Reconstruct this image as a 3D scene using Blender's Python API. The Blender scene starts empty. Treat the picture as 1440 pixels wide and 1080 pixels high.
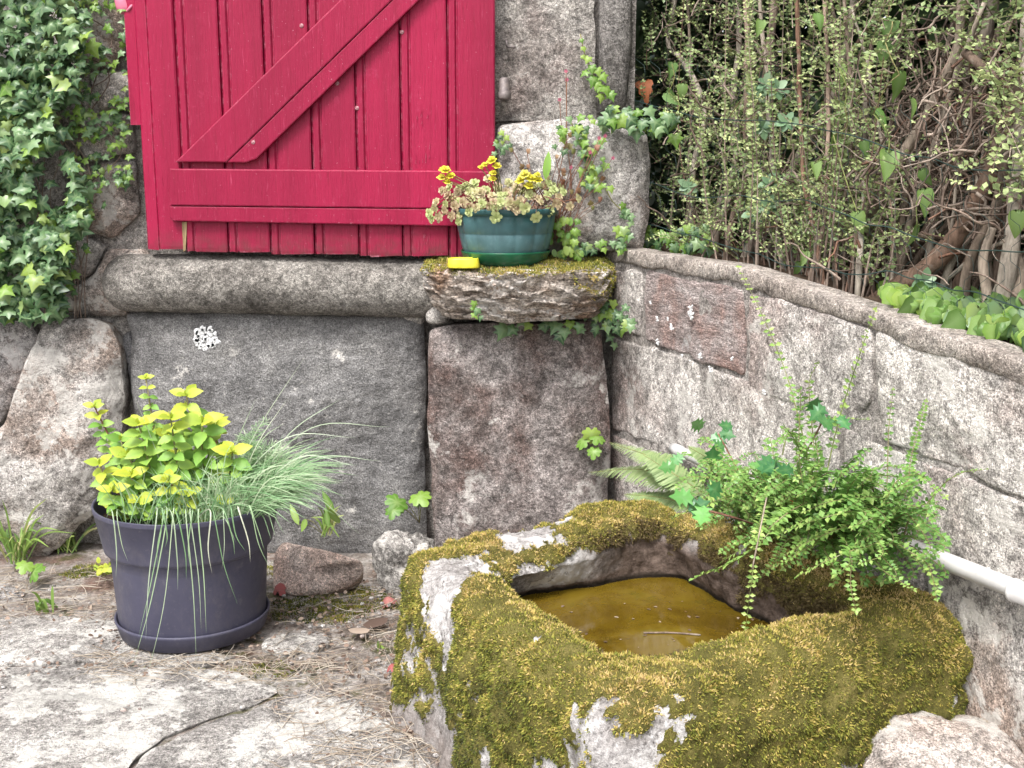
import bpy, math, random
import numpy as np
from mathutils import Matrix, Vector
PI = math.pi
rng = np.random.default_rng(7)
random.seed(7)
scene = bpy.context.scene
COL = scene.collection

# ------------------------------------------------------------------ camera, sky, sun, exposure
FPX = 1650.0
EYE = np.array([0.0, 0.0, 1.15])
PITCH = math.atan(310 / FPX)
cam_d = bpy.data.cameras.new('camera'); cam = bpy.data.objects.new('camera', cam_d); COL.objects.link(cam)
cam_d.sensor_width = 36; cam_d.lens = FPX / 1440 * 36; cam_d.clip_start = 0.05; cam_d.clip_end = 300
cam.location = EYE; cam.rotation_euler = (PI / 2 - PITCH, 0, 0)
scene.camera = cam
SUN_EL, SUN_AZ = math.radians(58), math.radians(205)       # azimuth clockwise from +Y: behind the viewer's left shoulder
world = bpy.data.worlds.new('World'); scene.world = world; world.use_nodes = True
wn = world.node_tree; bg = wn.nodes['Background']
sky = wn.nodes.new('ShaderNodeTexSky'); sky.sky_type = 'NISHITA'; sky.sun_disc = False
sky.sun_elevation = SUN_EL; sky.sun_rotation = SUN_AZ; sky.air_density = 1.0; sky.dust_density = 4.0; sky.ozone_density = 1.0
hs = wn.nodes.new('ShaderNodeHueSaturation'); hs.inputs['Saturation'].default_value = 0.22
wn.links.new(sky.outputs[0], hs.inputs['Color']); wn.links.new(hs.outputs[0], bg.inputs[0]); bg.inputs[1].default_value = 0.15
sun_d = bpy.data.lights.new('sun', 'SUN'); sun = bpy.data.objects.new('sun', sun_d); COL.objects.link(sun)
sun_d.energy = 1.5; sun_d.angle = math.radians(14); sun_d.color = (1.0, 0.965, 0.92)
sdir = Vector((math.sin(SUN_AZ) * math.cos(SUN_EL), math.cos(SUN_AZ) * math.cos(SUN_EL), math.sin(SUN_EL)))
sun.rotation_euler = sdir.to_track_quat('Z', 'Y').to_euler(); sun.location = (-2, -3, 6)
scene.view_settings.view_transform = 'Standard'; scene.view_settings.look = 'None'
scene.view_settings.exposure = 1.32; scene.view_settings.gamma = 1.0; scene.view_settings.use_curve_mapping = False

# ------------------------------------------------------------------ measuring the place from the photograph
CT, ST = math.cos(PITCH), math.sin(PITCH)
def ray(px, py):
    a = (px - 720) / FPX; b = (540 - py) / FPX
    return np.array([a, b * ST + CT, b * CT - ST])
def atY(px, py, Y):
    d = ray(px, py); return EYE + d * (Y / d[1])
def onz(px, py, z):
    d = ray(px, py); return EYE + d * ((z - EYE[2]) / d[2])
YW = 3.42
A = atY(857, 345, YW)
GA = math.radians(22)
GS = np.array([math.sin(GA), -math.cos(GA), 0.0])           # along the garden wall, towards the viewer
GN = np.array([-math.cos(GA), -math.sin(GA), 0.0])          # out of its face
UP = np.array([0, 0, 1.0])
def onw(px, py, off=0.0):
    d = ray(px, py); o = A + GN * off
    return EYE + d * (np.dot(o - EYE, GN) / np.dot(d, GN))
def gw(s, z, off=0.0):
    p = A + GS * s + GN * off; return np.array([p[0], p[1], z])
def sz(p):
    return float(np.dot(p - A, GS)), float(p[2])

# ------------------------------------------------------------------ noise
def _hash(ix, iy, iz, seed):
    h = (ix.astype(np.int64) * 374761393 + iy.astype(np.int64) * 668265263 + iz.astype(np.int64) * 2147483647 + seed * 974634777) & 0xffffffff
    h = ((h ^ (h >> 13)) * 1274126177) & 0xffffffff
    return ((h ^ (h >> 16)) & 0xffff) / 65535.0
def vnoise(p, seed=0):
    i = np.floor(p).astype(np.int64); f = p - i; f = f * f * (3 - 2 * f)
    r = 0
    for dx in (0, 1):
        for dy in (0, 1):
            for dz in (0, 1):
                w = (f[:, 0] if dx else 1 - f[:, 0]) * (f[:, 1] if dy else 1 - f[:, 1]) * (f[:, 2] if dz else 1 - f[:, 2])
                r = r + w * _hash(i[:, 0] + dx, i[:, 1] + dy, i[:, 2] + dz, seed)
    return r * 2 - 1
def fbm(p, scale=1.0, octs=4, seed=0, rough=0.5):
    r = 0; a = 1.0; t = 0
    for k in range(octs):
        r = r + a * vnoise(p * scale * (2 ** k) + 17.3 * k, seed + k); t += a; a *= rough
    return r / t

# ------------------------------------------------------------------ mesh building
def norm(v):
    return v / np.maximum(np.linalg.norm(v, axis=-1, keepdims=True), 1e-9)
class MB:
    def __init__(s): s.V = []; s.F = []; s.M = []; s.R = []; s.W = []; s.n = 0
    def add(s, V, F, mat=0, rnd=0.0, vein=0.0):
        V = np.asarray(V, float).reshape(-1, 3)
        F = F if isinstance(F, list) else [F]
        for f in F:
            f = np.asarray(f, int)
            if len(f): s.F.append(f + s.n); s.M.append(np.full(len(f), mat, int))
        s.V.append(V); s.R.append(np.broadcast_to(np.asarray(rnd, float), (len(V),))); s.W.append(np.broadcast_to(np.asarray(vein, float), (len(V),)))
        s.n += len(V); return s
    def mesh(s, name, mats, origin=(0, 0, 0), smooth=True):
        V = np.concatenate(s.V) - np.asarray(origin, float)
        me = bpy.data.meshes.new(name)
        me.vertices.add(len(V)); me.vertices.foreach_set('co', V.ravel().astype(np.float32))
        tot = np.concatenate([np.full(len(f), f.shape[1], int) for f in s.F]); li = np.concatenate([f.ravel() for f in s.F])
        me.loops.add(len(li)); me.loops.foreach_set('vertex_index', li.astype(np.int32))
        me.polygons.add(len(tot)); st = np.concatenate([[0], np.cumsum(tot)[:-1]])
        me.polygons.foreach_set('loop_start', st.astype(np.int32)); me.polygons.foreach_set('loop_total', tot.astype(np.int32))
        me.polygons.foreach_set('material_index', np.concatenate(s.M).astype(np.int32))
        me.polygons.foreach_set('use_smooth', np.full(len(tot), smooth))
        at = me.attributes.new('rnd', 'FLOAT', 'POINT'); at.data.foreach_set('value', np.concatenate(s.R).astype(np.float32))
        at = me.attributes.new('vein', 'FLOAT', 'POINT'); at.data.foreach_set('value', np.concatenate(s.W).astype(np.float32))
        for m in (mats if isinstance(mats, (list, tuple)) else [mats]): me.materials.append(m)
        me.update(); me.validate(); return me
def tag(o, label=None, cat=None, group=None, kind=None):
    if label: o['label'] = label
    if cat: o['category'] = cat
    if group: o['group'] = group
    if kind: o['kind'] = kind
    return o
def thing(name, loc, label=None, cat=None, group=None, kind=None):
    o = bpy.data.objects.new(name, None); o.empty_display_size = 0.05; COL.objects.link(o); o.location = [float(x) for x in loc]
    return tag(o, label, cat, group, kind)
def wloc(o):
    l = np.zeros(3)
    while o is not None: l = l + np.array(o.location); o = o.parent
    return l
def put(name, mb, mats, parent=None, smooth=True, origin=None):
    """mesh given in world coordinates, linked as one object"""
    if parent is not None:
        org = wloc(parent); o = bpy.data.objects.new(name, mb.mesh(name, mats, org, smooth)); o.parent = parent
    else:
        org = np.zeros(3) if origin is None else np.asarray(origin, float)
        o = bpy.data.objects.new(name, mb.mesh(name, mats, org, smooth)); o.location = org
    COL.objects.link(o); return o
def inst(name, me, M, parent):
    """shared mesh, world matrix M (numpy 4x4), child of a thing that has only a location"""
    o = bpy.data.objects.new(name, me); M = M.copy(); M[:3, 3] -= wloc(parent)
    o.parent = parent; o.matrix_basis = Matrix(M.tolist()); COL.objects.link(o); return o
def frame(pos, d, n, size):
    y = norm(np.asarray(d, float)); n = np.asarray(n, float); z = n - y * np.dot(n, y); z = z / max(np.linalg.norm(z), 1e-6); x = np.cross(y, z)
    M = np.eye(4); M[:3, 0] = x * size; M[:3, 1] = y * size; M[:3, 2] = z * size; M[:3, 3] = pos; return M
def scatter(mb, T, P, D, N, S, rnd=None, mat=0):
    """T = (verts, faces, vein) template along +Y with normal +Z; arrays of positions, directions, normals, sizes"""
    P = np.asarray(P, float); n = len(P)
    if n == 0: return
    Y = norm(np.asarray(D, float)); N = np.asarray(N, float); Z = norm(N - Y * np.sum(N * Y, axis=1, keepdims=True)); X = np.cross(Y, Z)
    V, F, W = T; S = np.broadcast_to(np.asarray(S, float), (n,))
    out = (V[None, :, 0:1] * X[:, None, :] + V[None, :, 1:2] * Y[:, None, :] + V[None, :, 2:3] * Z[:, None, :]) * S[:, None, None] + P[:, None, :]
    off = (np.arange(n) * len(V))[:, None, None]
    rnd = rng.random(n) if rnd is None else np.broadcast_to(rnd, (n,))
    mb.add(out.reshape(-1, 3), [(f[None] + off).reshape(-1, f.shape[1]) for f in F], mat, np.repeat(rnd, len(V)), np.tile(W, n))
def tube(mb, pts, rad, k=6, mat=0, rnd=0.0, cap=True):
    P = np.asarray(pts, float); n = len(P); rad = np.broadcast_to(np.asarray(rad, float), (n,))
    T = norm(np.gradient(P, axis=0)); ref = np.array([0.31, 0.2, 0.93]) if abs(T[0][2]) < .9 else np.array([1.0, .1, 0])
    X = norm(np.cross(T, ref)); Yv = np.cross(T, X); a = np.linspace(0, 2 * PI, k, endpoint=False)
    V = P[:, None] + rad[:, None, None] * (np.cos(a)[None, :, None] * X[:, None] + np.sin(a)[None, :, None] * Yv[:, None])
    i = np.arange(n - 1)[:, None] * k; j = np.arange(k)[None]; j2 = (j + 1) % k
    F = [np.stack([i + j, i + j2, i + k + j2, i + k + j], -1).reshape(-1, 4)]
    V = V.reshape(-1, 3)
    if cap:
        V = np.concatenate([V, P[:1], P[-1:]]); c0, c1 = n * k, n * k + 1; jj = np.arange(k)
        F.append(np.concatenate([np.stack([np.full(k, c0), (jj + 1) % k, jj], 1), np.stack([np.full(k, c1), (n - 1) * k + jj, (n - 1) * k + (jj + 1) % k], 1)]))
    mb.add(V, F, mat, rnd); return mb
def smooth_path(pts, n=16):
    P = np.asarray(pts, float)
    if len(P) == 2: return P[0] + (P[1] - P[0]) * np.linspace(0, 1, n)[:, None]
    Q = np.concatenate([[2 * P[0] - P[1]], P, [2 * P[-1] - P[-2]]]); t = np.linspace(0, len(P) - 1, n); out = []
    for u in t:
        i = min(int(u), len(P) - 2); f = u - i; a, b, c, d = Q[i:i + 4]
        out.append(0.5 * ((2 * b) + (-a + c) * f + (2 * a - 5 * b + 4 * c - d) * f * f + (-a + 3 * b - 3 * c + d) * f ** 3))
    return np.array(out)
def lathe(mb, prof, c, seg=64, rmod=None, mat=0):
    a = np.linspace(0, 2 * PI, seg, endpoint=False); pr = np.asarray(prof, float)
    R = pr[:, 0:1] * np.ones((1, seg))
    if rmod is not None: R = rmod(R, pr[:, 1:2], a[None])
    V = np.stack([c[0] + R * np.cos(a), c[1] + R * np.sin(a), c[2] + pr[:, 1:2] + 0 * R], -1).reshape(-1, 3)
    i = np.arange(len(pr) - 1)[:, None] * seg; j = np.arange(seg)[None]; j2 = (j + 1) % seg
    mb.add(V, np.stack([i + j, i + j2, i + seg + j2, i + seg + j], -1).reshape(-1, 4), mat); return mb
def chaikin(P, it=2):
    for _ in range(it):
        Q = np.roll(P, -1, axis=0); P = np.stack([P * .8 + Q * .2, P * .2 + Q * .8], 1).reshape(-1, P.shape[1])
    return P
def resample(P, n):
    Q = np.vstack([P, P[:1]]); d = np.concatenate([[0], np.cumsum(np.linalg.norm(np.diff(Q, axis=0), axis=1))]); t = np.linspace(0, d[-1], n, endpoint=False)
    return np.stack([np.interp(t, d, Q[:, k]) for k in range(Q.shape[1])], 1)
def stone_geo(poly3, nrm, bulge=0.02, edge=0.015, thick=0.12, amp=0.006, nscale=9.0, seed=0, n=132, K=30, rnd_out=0.006, corner=2, taper=0.06, strata=0, pw=9, lip=0.0, soft=.035, skirt=(0.12, 0.3, 0.6, 1.0), ledge=0.0):
    P = np.array(poly3, float); nrm = np.asarray(nrm, float)
    q0 = resample(P, 400); per = np.sum(np.linalg.norm(np.diff(np.vstack([q0, q0[:1]]), axis=0), axis=1)); sub = []
    for a in range(len(P)):
        p, q = P[a], P[(a + 1) % len(P)]; k = max(1, int(np.linalg.norm(q - p) / soft)); sub += [p + (q - p) * t for t in np.linspace(0, 1, k, endpoint=False)]
    P = resample(chaikin(np.array(sub), corner), n); c = P.mean(0)
    P = P + norm(P - c) * (fbm(P, 14, 4, seed + 5) * rnd_out)[:, None]
    rings = []; ts = 1 - (1 - np.linspace(0.02, 1, K)) ** 1.6
    for t in ts: rings.append(c + (P - c) * t + nrm * (bulge * (1 - t * t) + edge * (1 - t ** pw)))
    for q in skirt: rings.append(c + (P - c) * (1 - taper * q + lip * math.sin(q * PI)) - nrm * thick * q)
    V = np.concatenate(rings); m = len(rings)
    D = fbm(V, nscale, 6, seed, 0.55) * amp
    if strata:
        q = V.copy(); q[:, 2] *= 7; q[:, 0] *= .8; D = D + fbm(q, 9, 4, seed + 9, .6) * strata
    if ledge:
        w_ = np.clip(np.sum((c + nrm * edge - V) * nrm, 1) / .015, 0, 1) * np.clip(np.sum((V - (c - nrm * thick)) * nrm, 1) / .01, 0, 1)
        h_ = V[:, 2] / .030 + fbm(V * (1, 1, .6), 7, 5, seed + 11, .65) * 2.6 + V[:, 0] * 3.0; h_ = h_ - np.floor(h_); r_ = V - c; r_[:, 2] = 0; V = V + norm(r_) * (w_ * (h_ ** 1.5 - .5) * ledge)[:, None]
    V = V + norm(V - (c - nrm * thick * .6)) * (D * 0.5)[:, None] + nrm * (D * 0.7)[:, None]
    i = np.arange(m - 1)[:, None] * n; j = np.arange(n)[None]; j2 = (j + 1) % n
    F = [np.stack([i + j, i + n + j, i + n + j2, i + j2], -1).reshape(-1, 4)]
    jj = np.arange(n); V = np.vstack([V, V[:n].mean(0)[None], V[-n:].mean(0)[None]])
    tri = [np.stack([np.full(n, m * n), jj, (jj + 1) % n], 1), np.stack([np.full(n, m * n + 1), (m - 1) * n + (jj + 1) % n, (m - 1) * n + jj], 1)]
    # make the winding face outwards
    F.append(np.concatenate(tri))
    a, b, cc = V[F[0][n * (K // 2)][:3]]
    if np.dot(np.cross(b - a, cc - b), nrm) < 0: F = [f[:, ::-1] for f in F]
    return V, F
def blob(mb, c, r, amp=.15, seed=0, scale=3.0, nu=48, nv=32, mat=0, flat=None):
    u = np.linspace(0, 2 * PI, nu, endpoint=False)[None]; v = np.linspace(0.02, PI - .02, nv)[:, None]
    S = np.stack([np.sin(v) * np.cos(u), np.sin(v) * np.sin(u), np.cos(v) + 0 * u], -1).reshape(-1, 3)
    d = 1 + fbm(S + seed * 3.1, scale * .5, 5, seed, .55) * amp * 2
    V = np.asarray(c) + np.sign(S) * np.abs(S) ** .85 * np.asarray(r) * d[:, None]
    i = np.arange(nv - 1)[:, None] * nu; j = np.arange(nu)[None]; j2 = (j + 1) % nu
    F = [np.stack([i + j, i + nu + j, i + nu + j2, i + j2], -1).reshape(-1, 4), np.arange(nu)[None], ((nv - 1) * nu + np.arange(nu)[::-1])[None]]
    mb.add(V, F, mat); return V, F[0]
def box(mb, x0, x1, y0, y1, z0, z1, mat=0):
    V = [(x, y, z) for z in (z0, z1) for y in (y0, y1) for x in (x0, x1)]
    mb.add(V, np.array([(0, 2, 3, 1), (4, 5, 7, 6), (0, 1, 5, 4), (2, 6, 7, 3), (0, 4, 6, 2), (1, 3, 7, 5)]), mat)

# ------------------------------------------------------------------ materials
class NT:
    def __init__(s, name):
        m = bpy.data.materials.new(name); m.use_nodes = True; s.m = m; s.t = m.node_tree; s.n = s.t.nodes; s.b = s.n['Principled BSDF']; s.out = s.n['Material Output']
        s.tc = s.n.new('ShaderNodeTexCoord'); s.co = s.tc.outputs['Object']
    def l(s, a, b): s.t.links.new(a, b)
    def noise(s, scale, detail=6, rough=.55, dist=0.0, vec=None, w=0):
        n = s.n.new('ShaderNodeTexNoise'); n.noise_dimensions = '3D'; n.inputs['Scale'].default_value = scale; n.inputs['Detail'].default_value = detail; n.inputs['Roughness'].default_value = rough; n.inputs['Distortion'].default_value = dist
        mp = s.n.new('ShaderNodeMapping'); mp.inputs['Location'].default_value = (w * 1.7, w * .9, -w * 1.3); s.l(vec or s.co, mp.inputs[0]); s.l(mp.outputs[0], n.inputs['Vector']); return n.outputs['Fac']
    def scaled(s, sc):
        mp = s.n.new('ShaderNodeMapping'); mp.inputs['Scale'].default_value = sc; s.l(s.co, mp.inputs[0]); return mp.outputs[0]
    def ramp(s, fac, stops):
        r = s.n.new('ShaderNodeValToRGB'); e = r.color_ramp.elements
        while len(e) < len(stops): e.new(.5)
        for x, (p, c) in zip(e, stops): x.position = p; x.color = (*(c if isinstance(c, tuple) else (c, c, c)), 1)
        s.l(fac, r.inputs[0]); return r.outputs[0]
    def mix(s, fac, a, b, mode='MIX'):
        m = s.n.new('ShaderNodeMix'); m.data_type = 'RGBA'; m.blend_type = mode; m.clamp_result = False
        for v, k in ((fac, 0), (a, 6), (b, 7)):
            if isinstance(v, (int, float)): m.inputs[k].default_value = v if k == 0 else (v, v, v, 1)
            elif isinstance(v, tuple): m.inputs[k].default_value = (*v, 1)
            else: s.l(v, m.inputs[k])
        return m.outputs[2]
    def math(s, op, a, b=0.0, clamp=False):
        m = s.n.new('ShaderNodeMath'); m.operation = op; m.use_clamp = clamp
        for v, k in ((a, 0), (b, 1)):
            if isinstance(v, (int, float)): m.inputs[k].default_value = v
            else: s.l(v, m.inputs[k])
        return m.outputs[0]
    def attr(s, name):
        a = s.n.new('ShaderNodeAttribute'); a.attribute_name = name; return a.outputs['Fac']
    def bump(s, h, strength=.6, dist=.004, prev=None):
        b = s.n.new('ShaderNodeBump'); b.inputs['Strength'].default_value = strength; b.inputs['Distance'].default_value = dist; s.l(h, b.inputs['Height'])
        if prev is not None: s.l(prev, b.inputs['Normal'])
        return b.outputs[0]
    def done(s, col, rough=.9, bump=None, spec=.3):
        if isinstance(col, tuple): s.b.inputs['Base Color'].default_value = (*col, 1)
        else: s.l(col, s.b.inputs['Base Color'])
        if isinstance(rough, float): s.b.inputs['Roughness'].default_value = rough
        else: s.l(rough, s.b.inputs['Roughness'])
        s.b.inputs['Specular IOR Level'].default_value = spec
        if bump is not None: s.l(bump, s.b.inputs['Normal'])
        return s.m
def rock_mat(name, dark, mid, light, lichen=(.62, .60, .58), lt=.60, ls=11, tint=None, tt=.55, ts=3.0, grime=.25, moss=None, mt=.62, grain=110, bump=.9, pit=.42, w=0, strata=False, speck=.25, con=1.0):
    m = NT(name); L_ = lambda v_: 1 + (v_ - 1) * con
    v = m.scaled((1, 1, strata)) if strata else None
    base = m.ramp(m.noise(7, 9, .68, .3, v, w), [(.32, dark), (.5, mid), (.68, light)])
    if tint: base = m.mix(m.ramp(m.noise(ts, 6, .6, .2, None, w + 3), [(tt - .05, 0.0), (tt + .10, .85)]), base, tint)
    g = m.noise(grain, 5, .75, 0, v, w)
    base = m.mix(1.0, base, m.ramp(g, [(.30, L_(.30)), (.5, .98), (.70, L_(1.75))]), 'MULTIPLY')
    g3 = m.noise(grain * 2.7, 3, .6, 0, None, w + 2); base = m.mix(1.0, base, m.ramp(g3, [(.33, .50), (.5, 1.0), (.67, 1.65)]), 'MULTIPLY')
    g2 = m.noise(grain * .28, 6, .7, .4, v, w + 1)
    base = m.mix(1.0, base, m.ramp(g2, [(.34, L_(.48)), (.5, 1.0), (.66, L_(1.4))]), 'MULTIPLY')
    base = m.mix(m.ramp(m.noise(grain * .8, 2, .5, 0, None, w + 8), [(.66, 0.0), (.72, speck)]), base, (.68, .66, .64))
    lf = m.math('MULTIPLY', m.ramp(m.noise(ls, 12, .72, .1, None, w + 5), [(lt, 0.0), (lt + .045, 1.0)]), m.ramp(m.noise(60, 4, .6, 0, None, w + 2), [(.3, .35), (.6, 1.0)]))
    base = m.mix(lf, base, lichen)
    gr = m.ramp(m.noise(4, 8, .7, .5, None, w + 6), [(.50, 0.0), (.72, grime)])
    base = m.mix(gr, base, (.035, .03, .026))
    if pit: base = m.mix(m.ramp(m.noise(38, 6, .75, .2, None, w + 9), [(.30, .8), (pit - .03, 0.0)]), base, (.03, .027, .025))
    if moss: base = m.mix(m.ramp(m.noise(6, 9, .7, .2, None, w + 4), [(mt, 0.0), (mt + .06, .9)]), base, moss)
    oi = m.n.new('ShaderNodeObjectInfo'); base = m.mix(1.0, base, m.ramp(oi.outputs['Random'], [(0, (.86, .85, .86)), (.5, (1.0, .98, .95)), (1, (1.12, 1.10, 1.06))]), 'MULTIPLY')
    h = m.math('ADD', m.math('MULTIPLY', g, .5), m.math('MULTIPLY', g2, 1.2))
    h = m.math('ADD', h, m.math('MULTIPLY', m.noise(38, 6, .75, .2, None, w + 9), .8))
    return m.done(base, .92, m.bump(m.math('ADD', h, m.math('MULTIPLY', g3, .35)), bump, .013), .2)
def leaf_mat(name, stops, rough=.45, trans=.28, veincol=None, noise_amt=.25, spec=.4, back=None):
    m = NT(name)
    oi = m.n.new('ShaderNodeObjectInfo')
    r = m.math('ADD', m.attr('rnd'), m.math('MULTIPLY', m.math('LESS_THAN', m.attr('rnd'), .0001), oi.outputs['Random']))
    c = m.ramp(r, stops)
    c = m.mix(noise_amt, c, m.ramp(m.noise(60, 3, .6), [(.3, .35), (.7, 1.6)]), 'MULTIPLY')
    if veincol: c = m.mix(m.math('MULTIPLY', m.attr('vein'), .6, True), c, veincol)
    m.done(c, rough, None, spec)
    tr = m.n.new('ShaderNodeBsdfTranslucent'); m.l(c, tr.inputs[0]); mx = m.n.new('ShaderNodeMixShader'); mx.inputs[0].default_value = trans
    m.l(m.b.outputs[0], mx.inputs[1]); m.l(tr.outputs[0], mx.inputs[2]); m.l(mx.outputs[0], m.out.inputs[0]); return m.m
def bark_mat(name, stops, grain=60):
    m = NT(name); oi = m.n.new('ShaderNodeObjectInfo')
    r = m.math('ADD', m.attr('rnd'), m.math('MULTIPLY', m.math('LESS_THAN', m.attr('rnd'), .0001), oi.outputs['Random']))
    c = m.ramp(r, stops); n = m.noise(grain, 7, .75, .3, m.scaled((1, 1, .25)))
    c = m.mix(1.0, c, m.ramp(n, [(.32, .35), (.5, .95), (.68, 1.6)]), 'MULTIPLY')
    c = m.mix(m.ramp(m.noise(14, 6, .7), [(.55, 0.0), (.68, .6)]), c, (.34, .31, .26))
    return m.done(c, .9, m.bump(n, .8, .004), .2)

M_slab = rock_mat('grey_stone', (.125, .124, .128), (.18, .178, .182), (.26, .257, .258), lt=.60, ls=9, grime=.35, strata=1.3, pit=.35, speck=.25, grain=100, con=.5, bump=.75)
M_boulder = rock_mat('pale_granite', (.22, .205, .195), (.38, .36, .35), (.54, .52, .50), lt=.51, ls=13, tint=(.36, .28, .24), grime=.45, w=4, pit=.42)
M_pillar = rock_mat('purple_grey_stone', (.13, .11, .11), (.23, .205, .20), (.38, .35, .345), lt=.57, ls=5, tint=(.13, .085, .075), tt=.5, ts=4, grime=.55, w=9, pit=.42)
M_rubble = rock_mat('rubble_stone', (.26, .24, .23), (.42, .40, .385), (.57, .55, .53), lt=.54, ls=12, tint=(.34, .25, .21), grime=.5, w=14, pit=.43)
M_mortar = rock_mat('lime_mortar', (.23, .21, .20), (.37, .345, .33), (.50, .48, .465), lt=.62, ls=16, grime=.5, w=19, pit=.43, grain=150)
M_render = rock_mat('roughcast_render', (.23, .215, .205), (.38, .36, .345), (.54, .52, .50), lt=.6, ls=24, grime=.35, w=22, pit=.45, grain=130, tint=(.27, .22, .21), bump=1.0)
M_sill = rock_mat('weathered_concrete', (.12, .112, .104), (.21, .198, .186), (.31, .297, .28), lt=.66, ls=18, grime=.7, w=28, pit=.44, grain=120)
M_block = rock_mat('wall_block_stone', (.31, .285, .275), (.46, .435, .42), (.60, .575, .56), lt=.56, ls=10, tint=(.30, .235, .22), tt=.56, grime=.35, w=33, pit=.42)
M_red = rock_mat('reddish_block_stone', (.27, .22, .205), (.40, .34, .32), (.52, .47, .45), lt=.57, ls=6, tint=(.36, .235, .20), tt=.50, ts=6, grime=.3, w=36, strata=4.5, pit=.38)
M_coping = rock_mat('coping_mortar', (.26, .225, .205), (.38, .34, .315), (.50, .465, .44), lt=.62, ls=15, grime=.4, w=40, pit=.42, grain=140)
M_schist = rock_mat('layered_schist', (.13, .095, .075), (.40, .35, .31), (.66, .62, .59), lt=.54, ls=9, tint=(.24, .15, .10), tt=.56, ts=7, grime=.5, w=45, strata=4.5, pit=.4, grain=60)
M_pink = rock_mat('pink_stone', (.36, .26, .22), (.50, .38, .335), (.56, .47, .43), lt=.70, tint=(.42, .37, .35), grime=.15, w=50, pit=.33, grain=160)
M_mottled = rock_mat('mottled_stone', (.10, .095, .09), (.25, .24, .23), (.45, .43, .42), lt=.52, ls=22, grime=.7, w=54, pit=.46)
M_white = rock_mat('lichened_boulder', (.32, .28, .26), (.48, .44, .42), (.62, .58, .56), lt=.5, ls=9, tint=(.45, .36, .32), grime=.3, moss=(.16, .10, .02), mt=.57, w=58, pit=.38)
M_paving = rock_mat('lichened_paving', (.20, .19, .185), (.34, .325, .315), (.46, .45, .44), lichen=(.66, .65, .63), lt=.505, ls=7, grime=.5, w=62, pit=.40, grain=140)

# ------------------------------------------------------------------ ground
m = NT('dirt'); n1 = m.noise(9, 9, .7, .3); g = m.noise(120, 6, .78)
c = m.ramp(n1, [(.3, (.13, .105, .085)), (.45, (.24, .205, .18)), (.56, (.37, .34, .315)), (.7, (.50, .48, .46))])
c = m.mix(m.ramp(m.noise(3.2, 8, .7, .2, None, 3), [(.52, 0.0), (.62, .75)]), c, (.17, .095, .07))
c = m.mix(m.ramp(m.noise(5, 9, .75, .2, None, 5), [(.54, 0.0), (.60, .8)]), c, (.075, .075, .022))
c = m.mix(1.0, c, m.ramp(g, [(.3, .35), (.5, 1.0), (.7, 1.6)]), 'MULTIPLY')
M_dirt = m.done(c, .95, m.bump(m.math('ADD', g, m.noise(30, 6, .7)), .9, .008), .15)
xs = np.unique(np.concatenate([np.linspace(-60, -3, 24), np.linspace(-3, -1.7, 60), np.linspace(-1.7, 1.3, 300), np.linspace(1.3, 3, 60), np.linspace(3, 60, 24)]))
ys = np.unique(np.concatenate([np.linspace(-60, -.5, 24), np.linspace(-.5, 1.4, 70), np.linspace(1.4, 3.7, 230), np.linspace(3.7, 60, 24)]))
X, Y = np.meshgrid(xs, ys); P = np.stack([X.ravel(), Y.ravel(), 0 * X.ravel()], 1)
P[:, 2] = fbm(P, 2.5, 4, 3) * .010 + fbm(P, 22, 4, 9, .6) * .006 - .004
nx = len(xs); i = np.arange(len(ys) - 1)[:, None] * nx; j = np.arange(nx - 1)[None]
mb = MB().add(P, np.stack([i + j, i + j + 1, i + nx + j + 1, i + nx + j], -1).reshape(-1, 4))
tag(put('ground', mb, M_dirt), kind='structure')
pav = tag(thing('pavement', (-.6, 2.2, 0)), kind='structure')
def gp(poly, z=.012): return [onz(x, y, z) for x, y in poly]
slabs = [[(-500, 880), (-200, 868), (90, 866), (185, 872), (262, 905), (330, 928), (300, 937), (215, 935), (120, 931), (-200, 938), (-560, 950)],
         [(-600, 954), (-250, 941), (60, 935), (128, 934), (225, 938), (340, 950), (385, 970), (366, 990), (294, 1008), (240, 1033), (150, 1100), (90, 1300), (-900, 1300)],
         [(370, 992), (440, 968), (520, 985), (590, 1050), (640, 1110), (820, 1300), (96, 1300), (154, 1102), (243, 1035), (297, 1010)],
         [(372, 905), (402, 893), (452, 892), (466, 902), (440, 914), (392, 918)],
         [(-400, 830), (-200, 812), (-60, 815), (20, 826), (30, 838), (-80, 846), (-420, 852)]]
for k, s in enumerate(slabs):
    v, f = stone_geo(gp(s, .004 if k < 4 else .0), UP, bulge=.002, edge=.004, thick=.05, amp=.012, nscale=7, seed=70 + k, K=44, n=200, rnd_out=.03, pw=26)
    put('paving_slab', MB().add(v, f), M_paving, pav)

# ------------------------------------------------------------------ house wall
hw = thing('house_wall', (-.6, YW + .1, 0), 'old grey stone house wall with big foundation blocks under the red shutter', 'wall')
def grid_wall(x0, x1, z0, z1, yb, seed, step=.012, amp=.02):
    xs = np.arange(x0, x1, step); zs = np.arange(z0, z1, step); X, Z = np.meshgrid(xs, zs)
    P = np.stack([X.ravel(), 0 * X.ravel() + yb, Z.ravel()], 1); P[:, 1] += fbm(P, 6, 5, seed, .55) * amp + fbm(P, 45, 3, seed + 3) * .004
    nx = len(xs); i = np.arange(len(zs) - 1)[:, None] * nx; j = np.arange(nx - 1)[None]
    return P, np.stack([i + j, i + j + 1, i + nx + j + 1, i + nx + j], -1).reshape(-1, 4)
HX1 = atY(893, 100, YW + .1)[0]
mb = MB(); P, F = grid_wall(-2.0, HX1, -.05, 2.6, YW + .048, 5); mb.add(P, F)
box(mb, -6, HX1 - .01, YW + .10, YW + .65, -.1, 2.9); box(mb, -6, -1.98, YW + .06, YW + .12, -.1, 2.9)
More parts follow.
